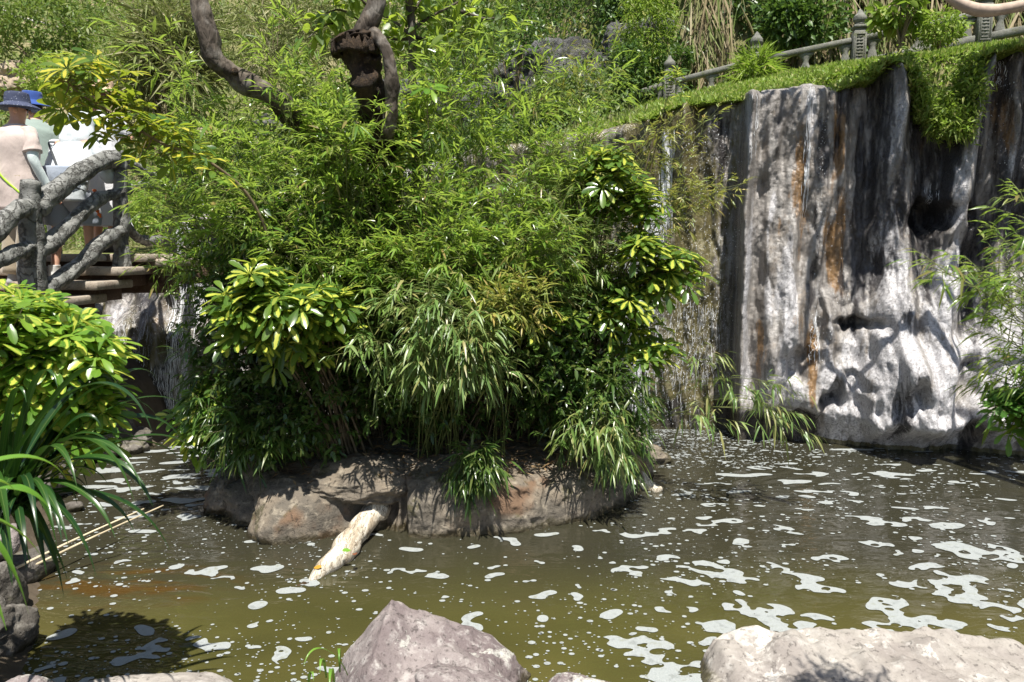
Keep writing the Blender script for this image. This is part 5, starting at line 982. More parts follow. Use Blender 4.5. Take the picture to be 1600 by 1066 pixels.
def person(label, loc, rot, J, shoes=None, headturn=0.0):
    root = empty('person', loc, label, 'person', 'people climbing the stepped bridge'); root.rotation_euler = (0, 0, rot); LOCAL.add(root.name)
    E = [('pelvis', 'belly'), ('belly', 'chest'), ('chest', 'neck'), ('neck', 'jaw'), ('jaw', 'brow'), ('brow', 'crown')]
    for s_ in 'lr':
        E += [('chest', 'sh' + s_), ('sh' + s_, 'el' + s_), ('el' + s_, 'wr' + s_), ('wr' + s_, 'pa' + s_), ('pelvis', 'hi' + s_), ('hi' + s_, 'kn' + s_), ('kn' + s_, 'an' + s_), ('an' + s_, 'to' + s_)]
        w = np.array(J['wr' + s_][0]); e = np.array(J['el' + s_][0]); d = nrm(w - e); sd = nrm(np.cross(d, (0.2, 1, 0.3))); nn = np.cross(sd, d); J['pa' + s_] = (tuple(w + d * .07), (.035, .02))
        for q in range(4):
            b0 = w + d * .09 + sd * (.028 - .019 * q); L = (.07, .08, .075, .06)[q]; J['f%d%s' % (q, s_)] = (tuple(b0 + d * .02), .009); J['g%d%s' % (q, s_)] = (tuple(b0 + d * L * .6 + nn * .012), .0085); J['h%d%s' % (q, s_)] = (tuple(b0 + d * L * .85 + nn * .035), .0075)
            E += [('pa' + s_, 'f%d%s' % (q, s_)), ('f%d%s' % (q, s_), 'g%d%s' % (q, s_)), ('g%d%s' % (q, s_), 'h%d%s' % (q, s_))]
        J['t0' + s_] = (tuple(w + d * .05 + sd * .04), .011); J['t1' + s_] = (tuple(w + d * .085 + sd * .06 + nn * .012), .009); E += [('pa' + s_, 't0' + s_), ('t0' + s_, 't1' + s_)]
    skinbody(root, J, E)
    # face: eyes, nose, mouth, ears, set on the head
    h = np.array(J['brow'][0]); ch, sh = math.cos(headturn), math.sin(headturn); fd = np.array((-sh, ch, 0)); rt = np.array((ch, sh, 0)); em = plain('eye', (.05, .035, .03), .2)
    for sg in (-1, 1):
        V, Q = cubesphere(8); MB().add(V * .011 + h + fd * .082 + rt * sg * .03 + (0, 0, -.035), Q).build('eye', em, root)
        MB().add(V * (.012, .02, .03) + h + rt * sg * .082 + (0, 0, -.05), Q).build('ear', skin_m, root)
    MB().addm(*tube([h + fd * .08 + (0, 0, -.035), h + fd * .10 + (0, 0, -.065), h + fd * .095 + (0, 0, -.078)], [.008, .014, .008], 8)).build('nose', skin_m, root)
    MB().addm(*tube([h + fd * .078 - rt * .022 + (0, 0, -.105), h + fd * .086 + (0, 0, -.107), h + fd * .078 + rt * .022 + (0, 0, -.105)], .006, 6)).build('mouth', plain('lips', (.4, .15, .12)), root)
    if shoes:
        for s_ in 'lr':
            a = np.array(J['an' + s_][0]); t = np.array(J['to' + s_][0]); d = t - a; d[2] = 0; d = nrm(d); ang = math.atan2(d[1], d[0]); c0 = np.array((a[0], a[1], 0)) + d * .06
            V, fs = loft([(c0 + (0, 0, a[2] - .085), .135, .046, ang), (c0 + (0, 0, a[2] - .06), .145, .052, ang), (c0 - d * .01 + (0, 0, a[2] - .03), .125, .047, ang), (c0 - d * .055 + (0, 0, a[2]), .07, .042, ang), (c0 - d * .065 + (0, 0, a[2] + .03), .052, .046, ang)], 20)
            MB().addm(V, fs).build('shoe', shoes, root)
    return root
def std(lean=0.0, la=None, ra=None, legs=None, hs=0.0, H=1.0):
    ly = lean; J = {'pelvis': ((0, 0, .93), .12), 'belly': ((0, ly * .3, 1.06), (.13, .10)), 'chest': ((0, ly * .75, 1.27), (.14, .10)), 'neck': ((0, ly * 1.0 + .01, 1.43), .052), 'jaw': ((0, ly * 1.12 + .03, 1.50), (.058, .068)), 'brow': ((0, ly * 1.2 + .03, 1.59), (.076, .088)), 'crown': ((0, ly * 1.22 + .015, 1.65), (.06, .07)),
        'shl': ((-.17, ly * .8, 1.37), .052), 'shr': ((.17, ly * .8, 1.37), .052), 'ell': ((-.23, ly * .5, 1.08), .040), 'elr': ((.23, ly * .5, 1.08), .040), 'wrl': ((-.22, ly * .5 + .1, .85), .027), 'wrr': ((.22, ly * .5 + .1, .85), .027),
        'hil': ((-.09, 0, .86), .088), 'hir': ((.09, 0, .86), .088), 'knl': ((-.09, .02, .48), .056), 'knr': ((.09, .02, .48), .056), 'anl': ((-.09, -.02, .085), .036), 'anr': ((.09, -.02, .085), .036), 'tol': ((-.10, .12, .03), .03), 'tor': ((.10, .12, .03), .03)}
    for d in (la, ra, legs):
        if d: J.update(d)
    return J
def pants(root, J, mat, zto, rad=.095, flare=0.0):
    mb = MB()
    for s_ in 'lr':
        hp, kn, an = [np.array(J[k + s_][0]) for k in ('hi', 'kn', 'an')]; pts = [hp + (0, 0, .10), hp, kn]; 
        if zto < kn[2] - .05: pts.append(kn + (an - kn) * (kn[2] - zto) / (kn[2] - an[2]))
        else: pts[-1] = hp + (kn - hp) * (hp[2] - zto) / (hp[2] - kn[2])
        q = smoothpath(pts, 26); mb.addm(*tube(q, np.linspace(rad + .02, rad * .78 + flare, 26), 22, nz=.008, nf=16, seed=hp[0]))
    V, fs = loft([((0, 0, .82), .155, .12), ((0, 0, .92), .18, .135), ((0, 0, 1.02), .165, .12)], 26, .004, 14); mb.addm(V, fs); mb.build('trousers', mat, root)
def shirt(root, J, mat, z0, wid, sl, name='shirt', seed=0, wr=.012, srad=.07, longsl=False):
    P3 = lambda k: np.array(J[k][0]); b, c_, n_ = P3('belly'), P3('chest'), P3('neck'); mb = MB(); pv = P3('pelvis')
    V, fs = loft([((pv[0], pv[1] - .0, z0), wid * 1.04, wid * .72), ((pv[0], pv[1], (z0 + b[2]) / 2), wid * 1.02, wid * .70), (tuple(b), wid * .98, wid * .68), (tuple(c_), wid * 1.04, wid * .70), ((n_[0], c_[1] * .35 + n_[1] * .65, n_[2] - .07), wid * .93, wid * .56), ((n_[0], n_[1], n_[2] - .03), wid * .55, wid * .42), ((n_[0], n_[1], n_[2] - .005), .068, .068)], 40, wr, 7, seed)
    mb.addm(V, fs)
    for s_ in 'lr':
        s0, e, w = P3('sh' + s_), P3('el' + s_), P3('wr' + s_); st_ = np.array((.02 if s_ == 'l' else -.02, 0, .0))
        if longsl: q = smoothpath([s0 + st_, s0 * .5 + e * .5, e, e * .45 + w * .55, w], 34); rr_ = np.interp(np.linspace(0, 1, 34), [0, .1, .5, 1], [srad * .9, srad * 1.05, srad * .95, srad * .62])
        else: q = smoothpath([s0 + st_, s0 * .6 + e * .4, s0 * (1 - sl) + e * sl], 18); rr_ = np.interp(np.linspace(0, 1, 18), [0, .3, 1], [srad * .9, srad, srad * 1.08])
        mb.addm(*tube(q, rr_, 24, nz=wr * .9, nf=14, seed=seed + 3))
    return mb.build(name, mat, root)
def bucket_hat(root, c, mat, brim=.15, tilt=0.0, R=.095):
    V, fs = loft([(c + (0, 0, -.035), brim, brim), (c + (0, 0, -.02), brim * .93, brim * .93), (c + (0, 0, .01), R + .012, R + .015), (c + (0, 0, .03), R, R + .008), (c + (0, 0, .09), R * .93, R), (c + (0, 0, .105), R * .8, R * .85), (c + (0, 0, .108), R * .3, R * .3)], 40, .004, 9)
    V = np.array(V); V[:, 2] += (V[:, 1] - c[1]) * tilt; return MB().addm(V, fs).build('hat', mat, root)
# 1: at the very left
J = std(.03, {'ell': ((-.24, .02, 1.10), .040), 'wrl': ((-.2, .16, .92), .027)}, {'elr': ((.24, .0, 1.09), .043), 'wrr': ((.26, .10, .86), .03)})
pr = person('person in a pale pink t-shirt and dark patterned bucket hat at the left edge', P(3, 0, 6.5)[:2].tolist() + [1.74], -.35, J, plain('grey_shoe', (.3, .3, .3)), headturn=-.9)
pants(pr, J, cloth('khaki_cloth', (.30, .25, .18)), .10, .10, .02); shirt(pr, J, cloth('pink_cloth', (.50, .42, .38)), .66, .215, .72, seed=1)
s_ = MB(); s_.addm(*tube(smoothpath([np.array(J['shr'][0]) * .35 + np.array(J['elr'][0]) * .65, J['elr'][0], J['wrr'][0]], 24), np.linspace(.050, .034, 24), 20, nz=.003, nf=18)).build('arm_sleeve', cloth('sleeve_cloth', (.62, .70, .68)), pr)
n_ = NT('navy_print'); q_ = n_.vor(n_.geo(), 60); navy = n_.end(n_.bsdf(n_.mix(n_.mrange(q_, .18, .26), (.22, .24, .30), (.045, .055, .10)), .9)); bucket_hat(pr, np.array(J['brow'][0]) + (0, 0, .01), navy, .185)
MB().addm(*tube(smoothpath([(-.12, .12, 1.40), (-.15, -.06, 1.405), (-.12, -.16, 1.25), (.02, -.165, .98), (.18, -.10, .80)], 30), .010, 8, squash=.4)).build('strap', cloth('lime_strap', (.45, .75, .06)), pr)
MB().addm(*loft([((0, .035, 1.42), .07, .075), ((0, .03, 1.5), .082, .09), ((0, .03, 1.60), .086, .097), ((0, .03, 1.66), .06, .07)], 24, .004, 20)).build('hair', hair_m, pr) if False else None
# 2: blue bucket hat, behind
J = std(.12, {'wrl': ((-.1, .3, 1.0), .027)}, {'wrr': ((.12, .32, 1.0), .027)})
pr = person('person in a royal blue bucket hat and grey green t-shirt behind the white jacket', P(44, 0, 7.75)[:2].tolist() + [2.02], .75, J, plain('dark_shoe', (.05, .05, .05)))
pants(pr, J, cloth('dark_cloth', (.06, .06, .065)), .10); shirt(pr, J, cloth('sage_cloth', (.22, .27, .24)), .80, .225, .6, seed=2); bucket_hat(pr, np.array(J['brow'][0]) + (0, 0, .035), cloth('blue_cloth', (.035, .075, .26)), .16, .12)
MB().addm(*loft([((0, .10, 1.50), .05, .06), ((0, .15, 1.55), .08, .085), ((0, .16, 1.62), .08, .085)], 20)).build('hair', hair_m, pr)
# 3: white hooded jacket, leaning forward
J = std(.26, {'ell': ((-.26, .34, 1.10), .04), 'wrl': ((-.12, .52, 1.16), .03)}, {'elr': ((.30, .24, 1.07), .04), 'wrr': ((.22, .48, 1.12), .03)}, {'knl': ((-.10, .05, .48), .056), 'anl': ((-.09, -.06, .085), .036), 'tol': ((-.09, .10, .03), .03), 'knr': ((.12, .16, .60), .056), 'anr': ((.10, .18, .235), .036), 'tor': ((.12, .32, .18), .03), 'pelvis': ((0, 0, .86), .12), 'hil': ((-.09, 0, .80), .09), 'hir': ((.09, 0, .80), .09)})
for k_ in ('belly', 'chest', 'neck', 'jaw', 'brow', 'crown', 'shl', 'shr', 'ell', 'elr', 'wrl', 'wrr'): (x, y, z), rd = J[k_]; J[k_] = ((x, y, z - .10), rd)
pr = person('person leaning forward in a white hooded jacket with a dark crossbody strap and grey shorts', P(76, 0, 6.75)[:2].tolist() + [1.80], -.05, J, plain('white_shoe', (.6, .6, .58)))
pants(pr, J, cloth('bluegrey_cloth', (.30, .34, .40)), .50, .115, .02); wj = cloth('white_jacket_cloth', (.56, .60, .62)); shirt(pr, J, wj, .70, .215, 1, 'jacket', 5, .014, .075, True)
hc = np.array(J['brow'][0]); MB().addm(*loft([(hc + (0, -.12, -.26), .12, .08), (hc + (0, -.09, -.17), .15, .115), (hc + (0, -.03, -.06), .125, .135), (hc + (0, 0, .03), .112, .13), (hc + (0, .01, .09), .085, .10), (hc + (0, .01, .12), .04, .05), (hc + (0, .01, .127), .008, .01)], 34, .008, 10, 4)).build('hood', wj, pr)
MB().addm(*tube(smoothpath([(-.15, .15, 1.27), (-.12, .03, 1.24), (-.05, -.02, 1.12), (.05, -.10, .98), (.15, -.13, .86), (.22, -.02, .80)], 40), .009, 8)).build('strap', cloth('strap_cloth', (.06, .065, .07)), pr)
MB().addm(*tube(smoothpath([(.27, .05, .82), (.30, .06, .72), (.285, .05, .64), (.31, .06, .56)], 24), .014 + .006 * np.sin(np.arange(24) * 1.9), 8)).build('bead_string', cloth('orange_cloth', (.65, .16, .05)), pr)
# 4: white dress
J = std(.05, {'ell': ((-.2, .16, 1.12), .036), 'wrl': ((-.08, .32, 1.2), .025)}, {'elr': ((.2, .16, 1.12), .036), 'wrr': ((.08, .32, 1.2), .025)})
pr = person('person in a long white dress and straw hat standing behind the second railing post', P(141, 0, 7.4)[:2].tolist() + [2.03], -.25, J, plain('sandal', (.06, .05, .045)))
dm = cloth('white_dress_cloth', (.66, .66, .68)); shirt(pr, J, dm, .95, .19, .7, 'dress_top', 7, .010, .065)
MB().addm(*loft([((0, 0, .27), .26, .22), ((0, 0, .32), .25, .21), ((0, 0, .6), .225, .19), ((0, 0, .9), .20, .155), ((0, .02, 1.12), .185, .14), ((0, .03, 1.2), .18, .13)], 60, .022, 9, 3, True, True)).build('skirt', dm, pr)
MB().addm(*loft([((0, .05, 1.40), .09, .05), ((0, .045, 1.48), .095, .075), ((0, .06, 1.58), .09, .09), ((0, .07, 1.66), .06, .07)], 26, .006, 18)).build('hair', plain('brown_hair', (.14, .06, .04), .5, .3, 50), pr)
bucket_hat(pr, np.array(J['brow'][0]) + (0, 0, .045), plain('straw', (.60, .42, .28), .8, .2, 80, .6, .003), .14)
# ------------------------------------------------------------------ vegetation on the slopes
grassA = leafmat('hill_grass', [(0.17, 0.20, 0.07), (0.27, 0.27, 0.12), (0.12, 0.17, 0.045), (0.40, 0.35, 0.22), (0.20, 0.25, 0.07), (0.33, 0.30, 0.18)], (0.24, 0.30, 0.08), .25, .6, spec=.2)
scrubA = leafmat('hill_leaf', [(0.07, 0.13, 0.025), (0.12, 0.20, 0.035), (0.17, 0.24, 0.05), (0.10, 0.13, 0.04), (0.22, 0.25, 0.08)], (0.26, 0.38, 0.06), .28, .5, spec=.3, big=(.7, .75, .7))
lawnA = leafmat('slope_herb', [(0.14, 0.22, 0.03), (0.22, 0.31, 0.05), (0.30, 0.37, 0.07), (0.09, 0.15, 0.025), (0.33, 0.32, 0.10)], (0.34, 0.52, 0.06), .32, .5, spec=.3)
deadA = leafmat('dead_grass', [(0.28, 0.22, 0.13), (0.36, 0.30, 0.20), (0.14, 0.18, 0.05), (0.18, 0.13, 0.08), (0.20, 0.23, 0.08), (0.12, 0.17, 0.04)], (0.25, 0.2, 0.1), .2, .7, spec=.2)
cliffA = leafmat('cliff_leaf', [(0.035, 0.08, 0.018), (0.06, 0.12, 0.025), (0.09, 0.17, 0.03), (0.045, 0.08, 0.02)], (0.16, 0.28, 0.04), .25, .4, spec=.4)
r = np.random.RandomState(77)
def ground_pts(n, px0, px1, Y0, Y1, cond=None, fy=None):
    px = r.uniform(px0, px1, n); Y = np.exp(r.uniform(math.log(Y0), math.log(Y1), n)); X = (px - 800) / F * Y * 1.01
    z = hgt(X, Y); k = pond_sd(X, Y) < -0.15
    if cond is not None: k &= cond(X, Y, px)
    return np.stack([X, Y, z], 1)[k]
def stuff(name, label, pos, d, n, L, Wd, droop, mat, tpl=SIMPLE, cat='undergrowth'):
    V, T, U = leaves(tpl, pos, d, n, L, Wd, droop); return tag(link(mesh(V, T, name, U), name, mat, smooth=False), label, cat, kind='stuff')
def tufts(q, per, L, spread, lean=.45):
    k = len(q) * per; p = np.repeat(q, per, 0) + np.column_stack([r.normal(size=(k, 2)) * spread, np.zeros(k)]); d = nrm(np.column_stack([r.normal(size=(k, 2)) * lean, np.ones(k)]))
    return p, d, nrm(np.array((0, -.8, .6)) + r.normal(size=(k, 3)) * .5), r.uniform(.5, 1.2, k) * L
hm = lambda X, Y, px: (px < 1000) & ((px < 690) | (r.rand(len(px)) < .35)) & ~((X > -9.5) & (X < -3.6) & (Y < 9.6))
q = ground_pts(11000, -60, 1010, 8.9, 40, hm); q = q[fbm(q[:, 0] * .5, q[:, 1] * .5, 3.0, 3) > -.35]
p, d, n, L = tufts(q, 7, .036, .10); L = L * (p[:, 1] ** .95) * .62
stuff('hillside_grass', 'tall dry and green grass covering the sunlit hillside behind', p, d, n, L, L * .07, r.uniform(0, .5, len(p)), grassA, cat='grass')
q = ground_pts(9000, -60, 1010, 9.4, 40, hm); q = q[fbm(q[:, 0] * .7, q[:, 1] * .7, 13.0, 3) > -.1]; per = 12; k = len(q) * per
sc = np.repeat(q[:, 1], per) * .013; p = np.repeat(q, per, 0) + r.normal(size=(k, 3)) * (sc * 1.8)[:, None]; p[:, 2] += sc * 2.2 * r.uniform(0, 1.6, k)
stuff('hillside_scrub', 'low leafy scrub mixed into the grass of the hillside', p, rdir(r, k), nrm(np.array((0, -.3, 1)) + r.normal(size=(k, 3)) * .6), sc * r.uniform(.4, .8, k), sc * .24, r.uniform(0, .4, k), scrubA)
q = ground_pts(9000, 660, 1010, 12.5, 34, lambda X, Y, px: Y > 13); per = 12; k = len(q) * per; sc = np.repeat(q[:, 1], per) * .012; p = np.repeat(q, per, 0) + r.normal(size=(k, 3)) * (sc * 1.8)[:, None]; p[:, 2] += sc * 2 * r.uniform(0, 1.8, k)
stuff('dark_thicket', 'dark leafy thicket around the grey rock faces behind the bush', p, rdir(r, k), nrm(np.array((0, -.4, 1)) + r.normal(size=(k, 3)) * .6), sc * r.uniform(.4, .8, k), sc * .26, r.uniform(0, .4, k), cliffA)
# bright herb slope above the waterfall wall
def slope(X, Y, px): 
    yb = np.interp(X, [-4, .9, 4.1, 5.6, 7.3, 9.5], [14.2, 14.1, 12.7, 12.2, 11.7, 11.2]); return (Y < yb) & (X > -.5) & (px > 760)
q = ground_pts(42000, 780, 1750, 7.2, 14.5, slope)
def ctop(q):   # slope carpet also laps over the back of the wall cap
    return q
px_ = r.uniform(1000, 1760, 16000); b_ = MW.base(px_); Y_2 = b_[:, 1] + r.uniform(.05, 1.3, 16000); X_2 = (px_ - 800) / F * Y_2 * 1.0; q = np.concatenate([q, np.stack([X_2, Y_2, np.maximum(hgt(X_2, Y_2), MW.ztop(px_) - .05)], 1)])
p, d, n, L = tufts(q, 5, .10, .035, .6)
stuff('slope_herbs', 'bright green low herbs carpeting the slope between wall and balustrade', p, d, n, L, L * .26, r.uniform(0, .6, len(p)), lawnA, cat='ground cover')
k = 26000; G_ = MW.grid; nc = G_.shape[1]; pxs = MW.px[0] + np.arange(nc) * MW.cpx
w_ = np.where((pxs > 1400) & (pxs < 1500), 4.0, np.where((pxs > 1150) & (pxs < 1360), .8, .35)) * (pxs > 980); j = r.choice(nc, k, p=w_ / w_.sum()); row = G_.shape[0] - 1 - (r.rand(k) ** .8 * 13).astype(int); p = G_[row, j] + r.normal(size=(k, 3)) * (.03, .03, .015)
hang = (pxs[j] > 1400) & (pxs[j] < 1500); t_ = r.rand(k); yy = MW.base(pxs[j])[:, 1]
p[hang] = np.column_stack([(MW.base(pxs[j])[:, 0] + r.normal(size=k) * .02)[hang], (yy + .02 + r.normal(size=k) * .08)[hang] + .35 * t_[hang], (MW.ztop(pxs[j]) - .12 + .42 * t_ + .05 * r.normal(size=k))[hang]])
stuff('wall_top_herbs', 'green herbs spilling over the top edge of the flowstone wall', p, nrm(r.normal(size=(k, 3)) + (0, -.5, .4)), nrm(np.array((0, -.5, 1)) + r.normal(size=(k, 3)) * .5), r.uniform(.04, .10, k), r.uniform(.012, .026, k), r.uniform(0, .8, k), lawnA, cat='ground cover')
# shaded cliff behind the balustrade
def cliffpts(n, px0, px1, z0, z1, py0=-60, py1=140):
    px = r.uniform(px0, px1, n); X = (px - 800) / F * 14; yc = np.interp(X, [-2, 1, 5.6, 12], [15.0, 16.0, 13.9, 12.0]); z = r.uniform(z0, z1, n)
    Y = yc + (z - 5) * .36 + r.normal(size=n) * .15; X = (px - 800) / F * Y; return np.stack([X, Y, z], 1)
q = cliffpts(34000, 930, 1700, 4.6, 10.5); f = fbm(q[:, 0] * 1.3, q[:, 2] * 1.3, 5.0, 3); q = q[f > -.3]; f = f[f > -.3]; q[:, 1] -= .9 * np.clip(f + .3, 0, 1) * r.rand(len(q)); k = len(q)
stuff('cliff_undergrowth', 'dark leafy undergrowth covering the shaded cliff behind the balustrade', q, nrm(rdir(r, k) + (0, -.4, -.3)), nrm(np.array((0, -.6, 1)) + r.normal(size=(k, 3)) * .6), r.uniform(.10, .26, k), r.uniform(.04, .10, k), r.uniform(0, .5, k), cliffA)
q = cliffpts(5200, 1050, 1560, 5.6, 10); q = q[(fbm(q[:, 0] * 1.1, q[:, 2] * .5, 25.0, 3) > .02) | (q[:, 0] < 4.3) & (r.rand(len(q)) < .7)]; k = len(q)
q[:, 1] -= r.uniform(.4, 1.1, k); stuff('hanging_dead_grass', 'straw coloured dead grass hanging down the cliff behind the balustrade', q, nrm(np.column_stack([r.normal(size=k) * .35, -.3 + r.normal(size=k) * .2, -np.ones(k)])), nrm(np.array((0, -1, .3)) + r.normal(size=(k, 3)) * .4), r.uniform(.5, 1.5, k), r.uniform(.02, .045, k), r.uniform(-.1, .3, k), deadA, cat='grass')
# grey outcrops
grey = rockmat('shaded_grey_rock', (0.16, 0.16, 0.16), (0.075, 0.073, 0.07), (0.27, 0.265, 0.255), 1.3, 1.0, .85, lichen=(0.10, 0.105, 0.05), bd=.15)  # shadow on the rock faces put into the colour, as sun reaches them
for px, py, Y, sz, sd, lab in ((620, 95, 15.5, (4.2, 2.2, 2.6), 31, 'pale grey outcrop behind the slim tree'), (480, 130, 16, (3.2, 2, 2.0), 32, 'grey rounded outcrop left of the broken trunk'), (850, 70, 15.0, (4.6, 2.4, 3.9), 33, 'large dark grey rock face behind the upper right of the bush'), (985, 90, 14.4, (1.9, 1.6, 3.2), 39, 'shaded grey rock at the foot of the cliff'), (735, 100, 14.6, (2.2, 1.6, 2.4), 41, 'dark weathered rock face left of the large grey one'),
                               (310, 165, 15.2, (3.4, 1.6, 1.5), 34, 'stained grey rock ledge beyond the leaning trunk'), (30, 120, 20, (2.6, 2, 1.6), 35, 'pale earth bank boulder on the hillside at the far left'), (90, 175, 12.5, (2.8, 1.4, .6), 36, 'tan earth ledge right behind the people'), (330, 215, 12.0, (1.6, 1.2, .5), 37, 'tan sunlit stone on the bank beyond the railing')):
    m_ = grey if 'tan' not in lab and 'pale earth' not in lab else rockmat('tan_earth_%d' % px, (0.42, 0.34, 0.24), (0.34, 0.27, 0.2), (0.5, 0.42, 0.32), 2, .6, .9, bd=.05)
    q = P(px, py, Y); z_ = float(hgt(q[0], q[1])); tag(rock('outcrop', (q[0], q[1], q[2] if abs(q[2] - z_) < 1.6 else (q[2] + z_) / 2), sz, sd, m_, planes=34, rough=.22, n=64, soft=.03, fr=2.6), lab, 'rock')
# shrubs one can tell apart
def bush(px, py, Y, rad, n, mat, lab, L=.1, wr=.4, name='shrub', cat='shrub', seed=1, tpl=SIMPLE, onground=True, clump=1.6, **kw):
    c = P(px, py, Y); z = float(hgt(c[0], c[1])) if onground else c[2] - rad[2]; root = empty(name, (c[0], c[1], min(z, c[2] - rad[2] * .8)), lab, cat, 'shrubs on the slopes'); pl = Plant(seed)
    crown_cloud(pl, c, rad, n, L, wr, seed, clump, -.12, **kw)
    for _ in range(5): e = c + rdir(pl.r)[0] * np.asarray(rad) * .6; pl.stem(bez(np.array(root.location), (c + np.array(root.location)) / 2, e, 7), .03, .008, 4)
    pl.build(root, tpl, mat, bark_m); return root
bush(1010, 40, 13.6, (.55, .5, 1.0), 5200, lawnA, 'feathery bright green bush hanging on the cliff left of the dead grass', .09, .25, seed=61, clump=2.5, droop=.8)
bush(1050, 90, 13.4, (.4, .35, .5), 2000, cliffA, 'small dark bush under the feathery bright one on the cliff', .09, .3, seed=62, clump=2.5)
bush(1255, 30, 13.0, (.8, .4, .5), 2200, cliffA, 'glossy dark shrub above the balustrade between the dead grass and the tall finial', .13, .5, seed=63, clump=2)
bush(1410, 12, 11.2, (.42, .35, .35), 420, lawnA, 'light green broad-leaved sapling in front of the cliff right of the finial', .16, .45, seed=64, clump=2, tpl=ELLIP)
bush(1180, 118, 12.0, (.25, .2, .45), 900, lawnA, 'upright tuft of long grass in front of the leftmost full balustrade post', .35, .06, name='grass_clump', cat='grass clump', seed=65, clump=2)
bush(1470, 45, 11.2, (.4, .3, .25), 900, lawnA, 'low green shrub beneath the rail at the right', .09, .35, seed=66)
bush(260, 95, 14, (1.0, .7, 1.2), 3600, grassA, 'tall olive grass clump left of the leaning trunk', .5, .06, name='grass_clump', cat='grass clump', seed=67, clump=1.2)
bush(240, 60, 15.5, (1.4, .9, 1.0), 3600, scrubA, 'broad olive shrub on the hillside behind the bamboo tips', .13, .3, seed=68)
bush(60, 40, 20, (2.0, 1.0, 1.2), 3600, scrubA, 'spreading shrub above the far left fence', .18, .3, seed=69)
bush(120, 130, 14, (1.2, .7, .5), 2600, lawnA, 'bright weed patch below the hillside fence', .12, .3, seed=70)
bush(420, 40, 17, (2.0, 1.0, 1.3), 4200, grassA, 'dry brushy shrub right of the leaning trunk', .28, .10, seed=71)
bush(740, 20, 15, (.9, .6, .6), 1500, scrubA, 'green shrub on top of the grey rock behind the bush', .14, .35, seed=72)
bush(370, 230, 11.0, (1.2, .8, .45), 3600, lawnA, 'sunlit low shrub on the bank right of the railing', .09, .3, seed=73)
bush(250, 330, 9.6, (.9, .4, .35), 2400, lawnA, 'leafy low shrub beside the cascade right of the railing', .08, .3, seed=74)
bush(560, 190, 13, (1.4, .8, .5), 2200, scrubA, 'mid green shrub at the foot of the grey outcrop', .11, .3, seed=75)
bush(985, 110, 12.9, (.35, .3, .7), 1100, cliffA, 'dark leafy shrub in the hollow left of the feathery bush', .1, .4, seed=77, clump=2.2)
bush(800, 60, 13.6, (.8, .5, .5), 900, cliffA, 'dark creeper patch on the grey rock face', .1, .4, seed=78, clump=2.4)
bush(900, 150, 13.0, (1.0, .6, .5), 2600, scrubA, 'shrub in front of the balustrade\'s lower end', .1, .3, seed=76)

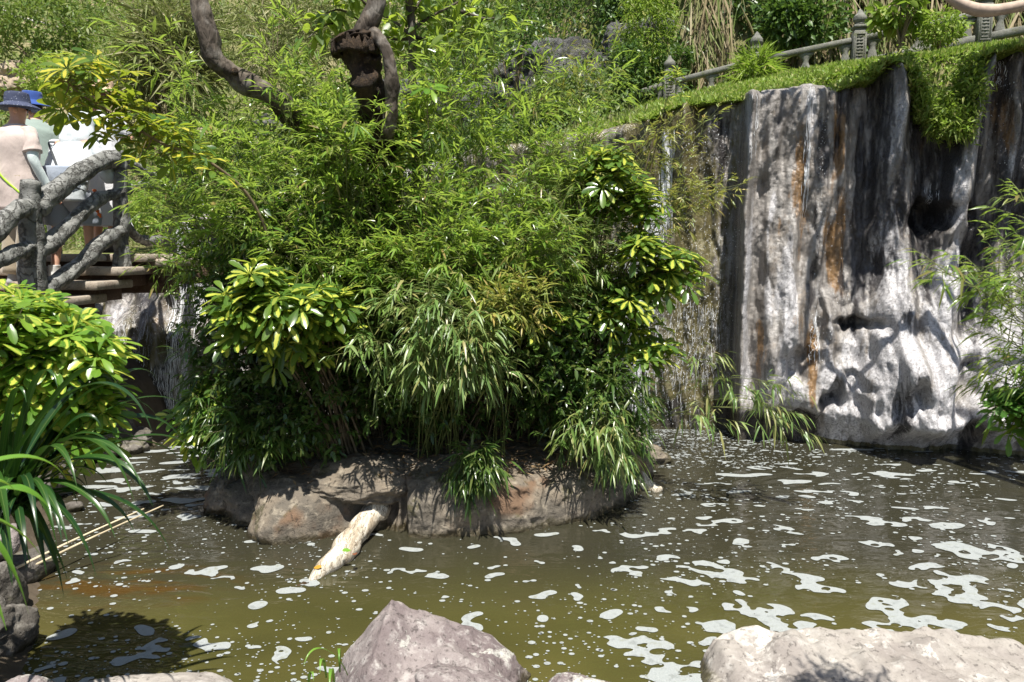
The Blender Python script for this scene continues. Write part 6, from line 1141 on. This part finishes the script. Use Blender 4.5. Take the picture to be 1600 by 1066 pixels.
# ------------------------------------------------------------------ foreground and bank rocks
fr_m = rockmat('foreground_rock', (0.25, 0.215, 0.205), (0.15, 0.12, 0.118), (0.37, 0.34, 0.32), 3.2, .7, .8, lichen=(0.42, 0.41, 0.37), bd=.02)
fr2 = rockmat('sandy_rock', (0.30, 0.275, 0.245), (0.23, 0.205, 0.185), (0.38, 0.355, 0.325), 2.6, .6, .85, lichen=(0.46, 0.43, 0.39), bd=.01)
bk_m = rockmat('bank_rock', (0.12, 0.108, 0.095), (0.07, 0.062, 0.052), (0.22, 0.205, 0.18), 3, .7, .85, lichen=(0.14, 0.13, 0.09), bd=.02)
GF = 'rocks along the near shore'
for px, py, z, sz, sd, m_, lab, fl, rt in ((655, 1105, .0, (.92, .66, .92), 127, fr_m, 'big purplish grey peaked rock at the bottom centre', (.04, -.25, 1), .0), (1365, 1150, -.18, (2.25, .85, 1.22), 107, fr2, 'wide flat sandy slab at the bottom right', (.03, -.10, 1), .0),
        (300, 1112, .22, (.72, .4, .40), 112, fr2, 'low pale rock at the bottom left', .85, .1), (905, 1100, .2, (.38, .3, .34), 113, fr_m, 'small rock between the peaked rock and the flat slab', .8, .4), (30, 1100, .24, (.26, .26, .30), 115, fr_m, 'small pale rock in the bottom left corner', .8, 0),
        (740, 1120, .25, (.44, .4, .42), 116, fr_m, 'grey rock leaning on the right of the peaked rock', .8, .5), (-15, 930, .15, (.42, .5, .6), 118, bk_m, 'dark bank stone under the strap leaves', .9, 0), (-45, 1000, .1, (.42, .5, .6), 119, bk_m, 'shaded bank stone lowest at the left edge', .9, .3), (5, 850, .3, (.3, .4, .26), 120, fr_m, 'purplish stone wedged behind the strap leaves', .9, .3)):
    tag(rock('rock', G(px, py, z), sz, sd, m_, planes=20 if isinstance(fl, tuple) else 15, rough=.05, n=80, rot=rt, soft=.008 if isinstance(fl, tuple) else .03, fr=2.6, flat=.5 if isinstance(fl, tuple) else fl, tilt=fl if isinstance(fl, tuple) else None, prof={127: [(-.5, .5), (-.34, .75), (-.17, 1.32), (-.04, 1.06), (.1, 1.0), (.2, .86), (.34, .72), (.5, .3)], 107: [(-.5, .8), (-.36, .96), (-.2, .93), (-.02, 1.0), (.1, .98), (.3, .86), (.5, .7)]}.get(sd)), lab, 'rock', GF)
# left bank rocks
for px, py, Y, sz, sd, lab in ((195, 665, 7.35, (.5, .5, .95), 130, 'dark upright rock standing at the bend of the left bank'), (150, 690, 7.2, (.9, .5, .5), 131, 'low rock left of the upright bank rock'), (90, 700, 6.8, (.9, .6, .6), 132, 'shaded bank rock behind the umbrella plant'), (240, 695, 7.9, (.5, .4, .3), 133, 'wet dark stone at the end of the channel'), (300, 690, 8.3, (.5, .4, .25), 134, 'low stone at the foot of the cascade'), (150, 600, 8.1, (.9, .6, 1.5), 136, 'tall dark rock at the left foot of the cascade'), (90, 800, 5.5, (.5, .5, .4), 137, 'wet rock at the left bank under the strap leaf tips'), (0, 880, 4.5, (.5, .9, .4), 138, 'long dark bank rock beneath the strap leaves'), (-30, 930, 3.9, (.4, .8, .4), 139, 'shaded bank rock where the bamboo sticks start'), (-40, 985, 3.4, (.4, .7, .4), 140, 'dark bank rock nearest the left corner rocks'), (30, 740, 5.9, (.9, .8, .8), 135, 'hidden bank rock beside the steps')):
    q = P(px, py, Y); tag(rock('rock', q, sz, sd, bk_m, planes=10, rough=.12, n=40, soft=.06), lab, 'rock', 'rocks along the left bank')
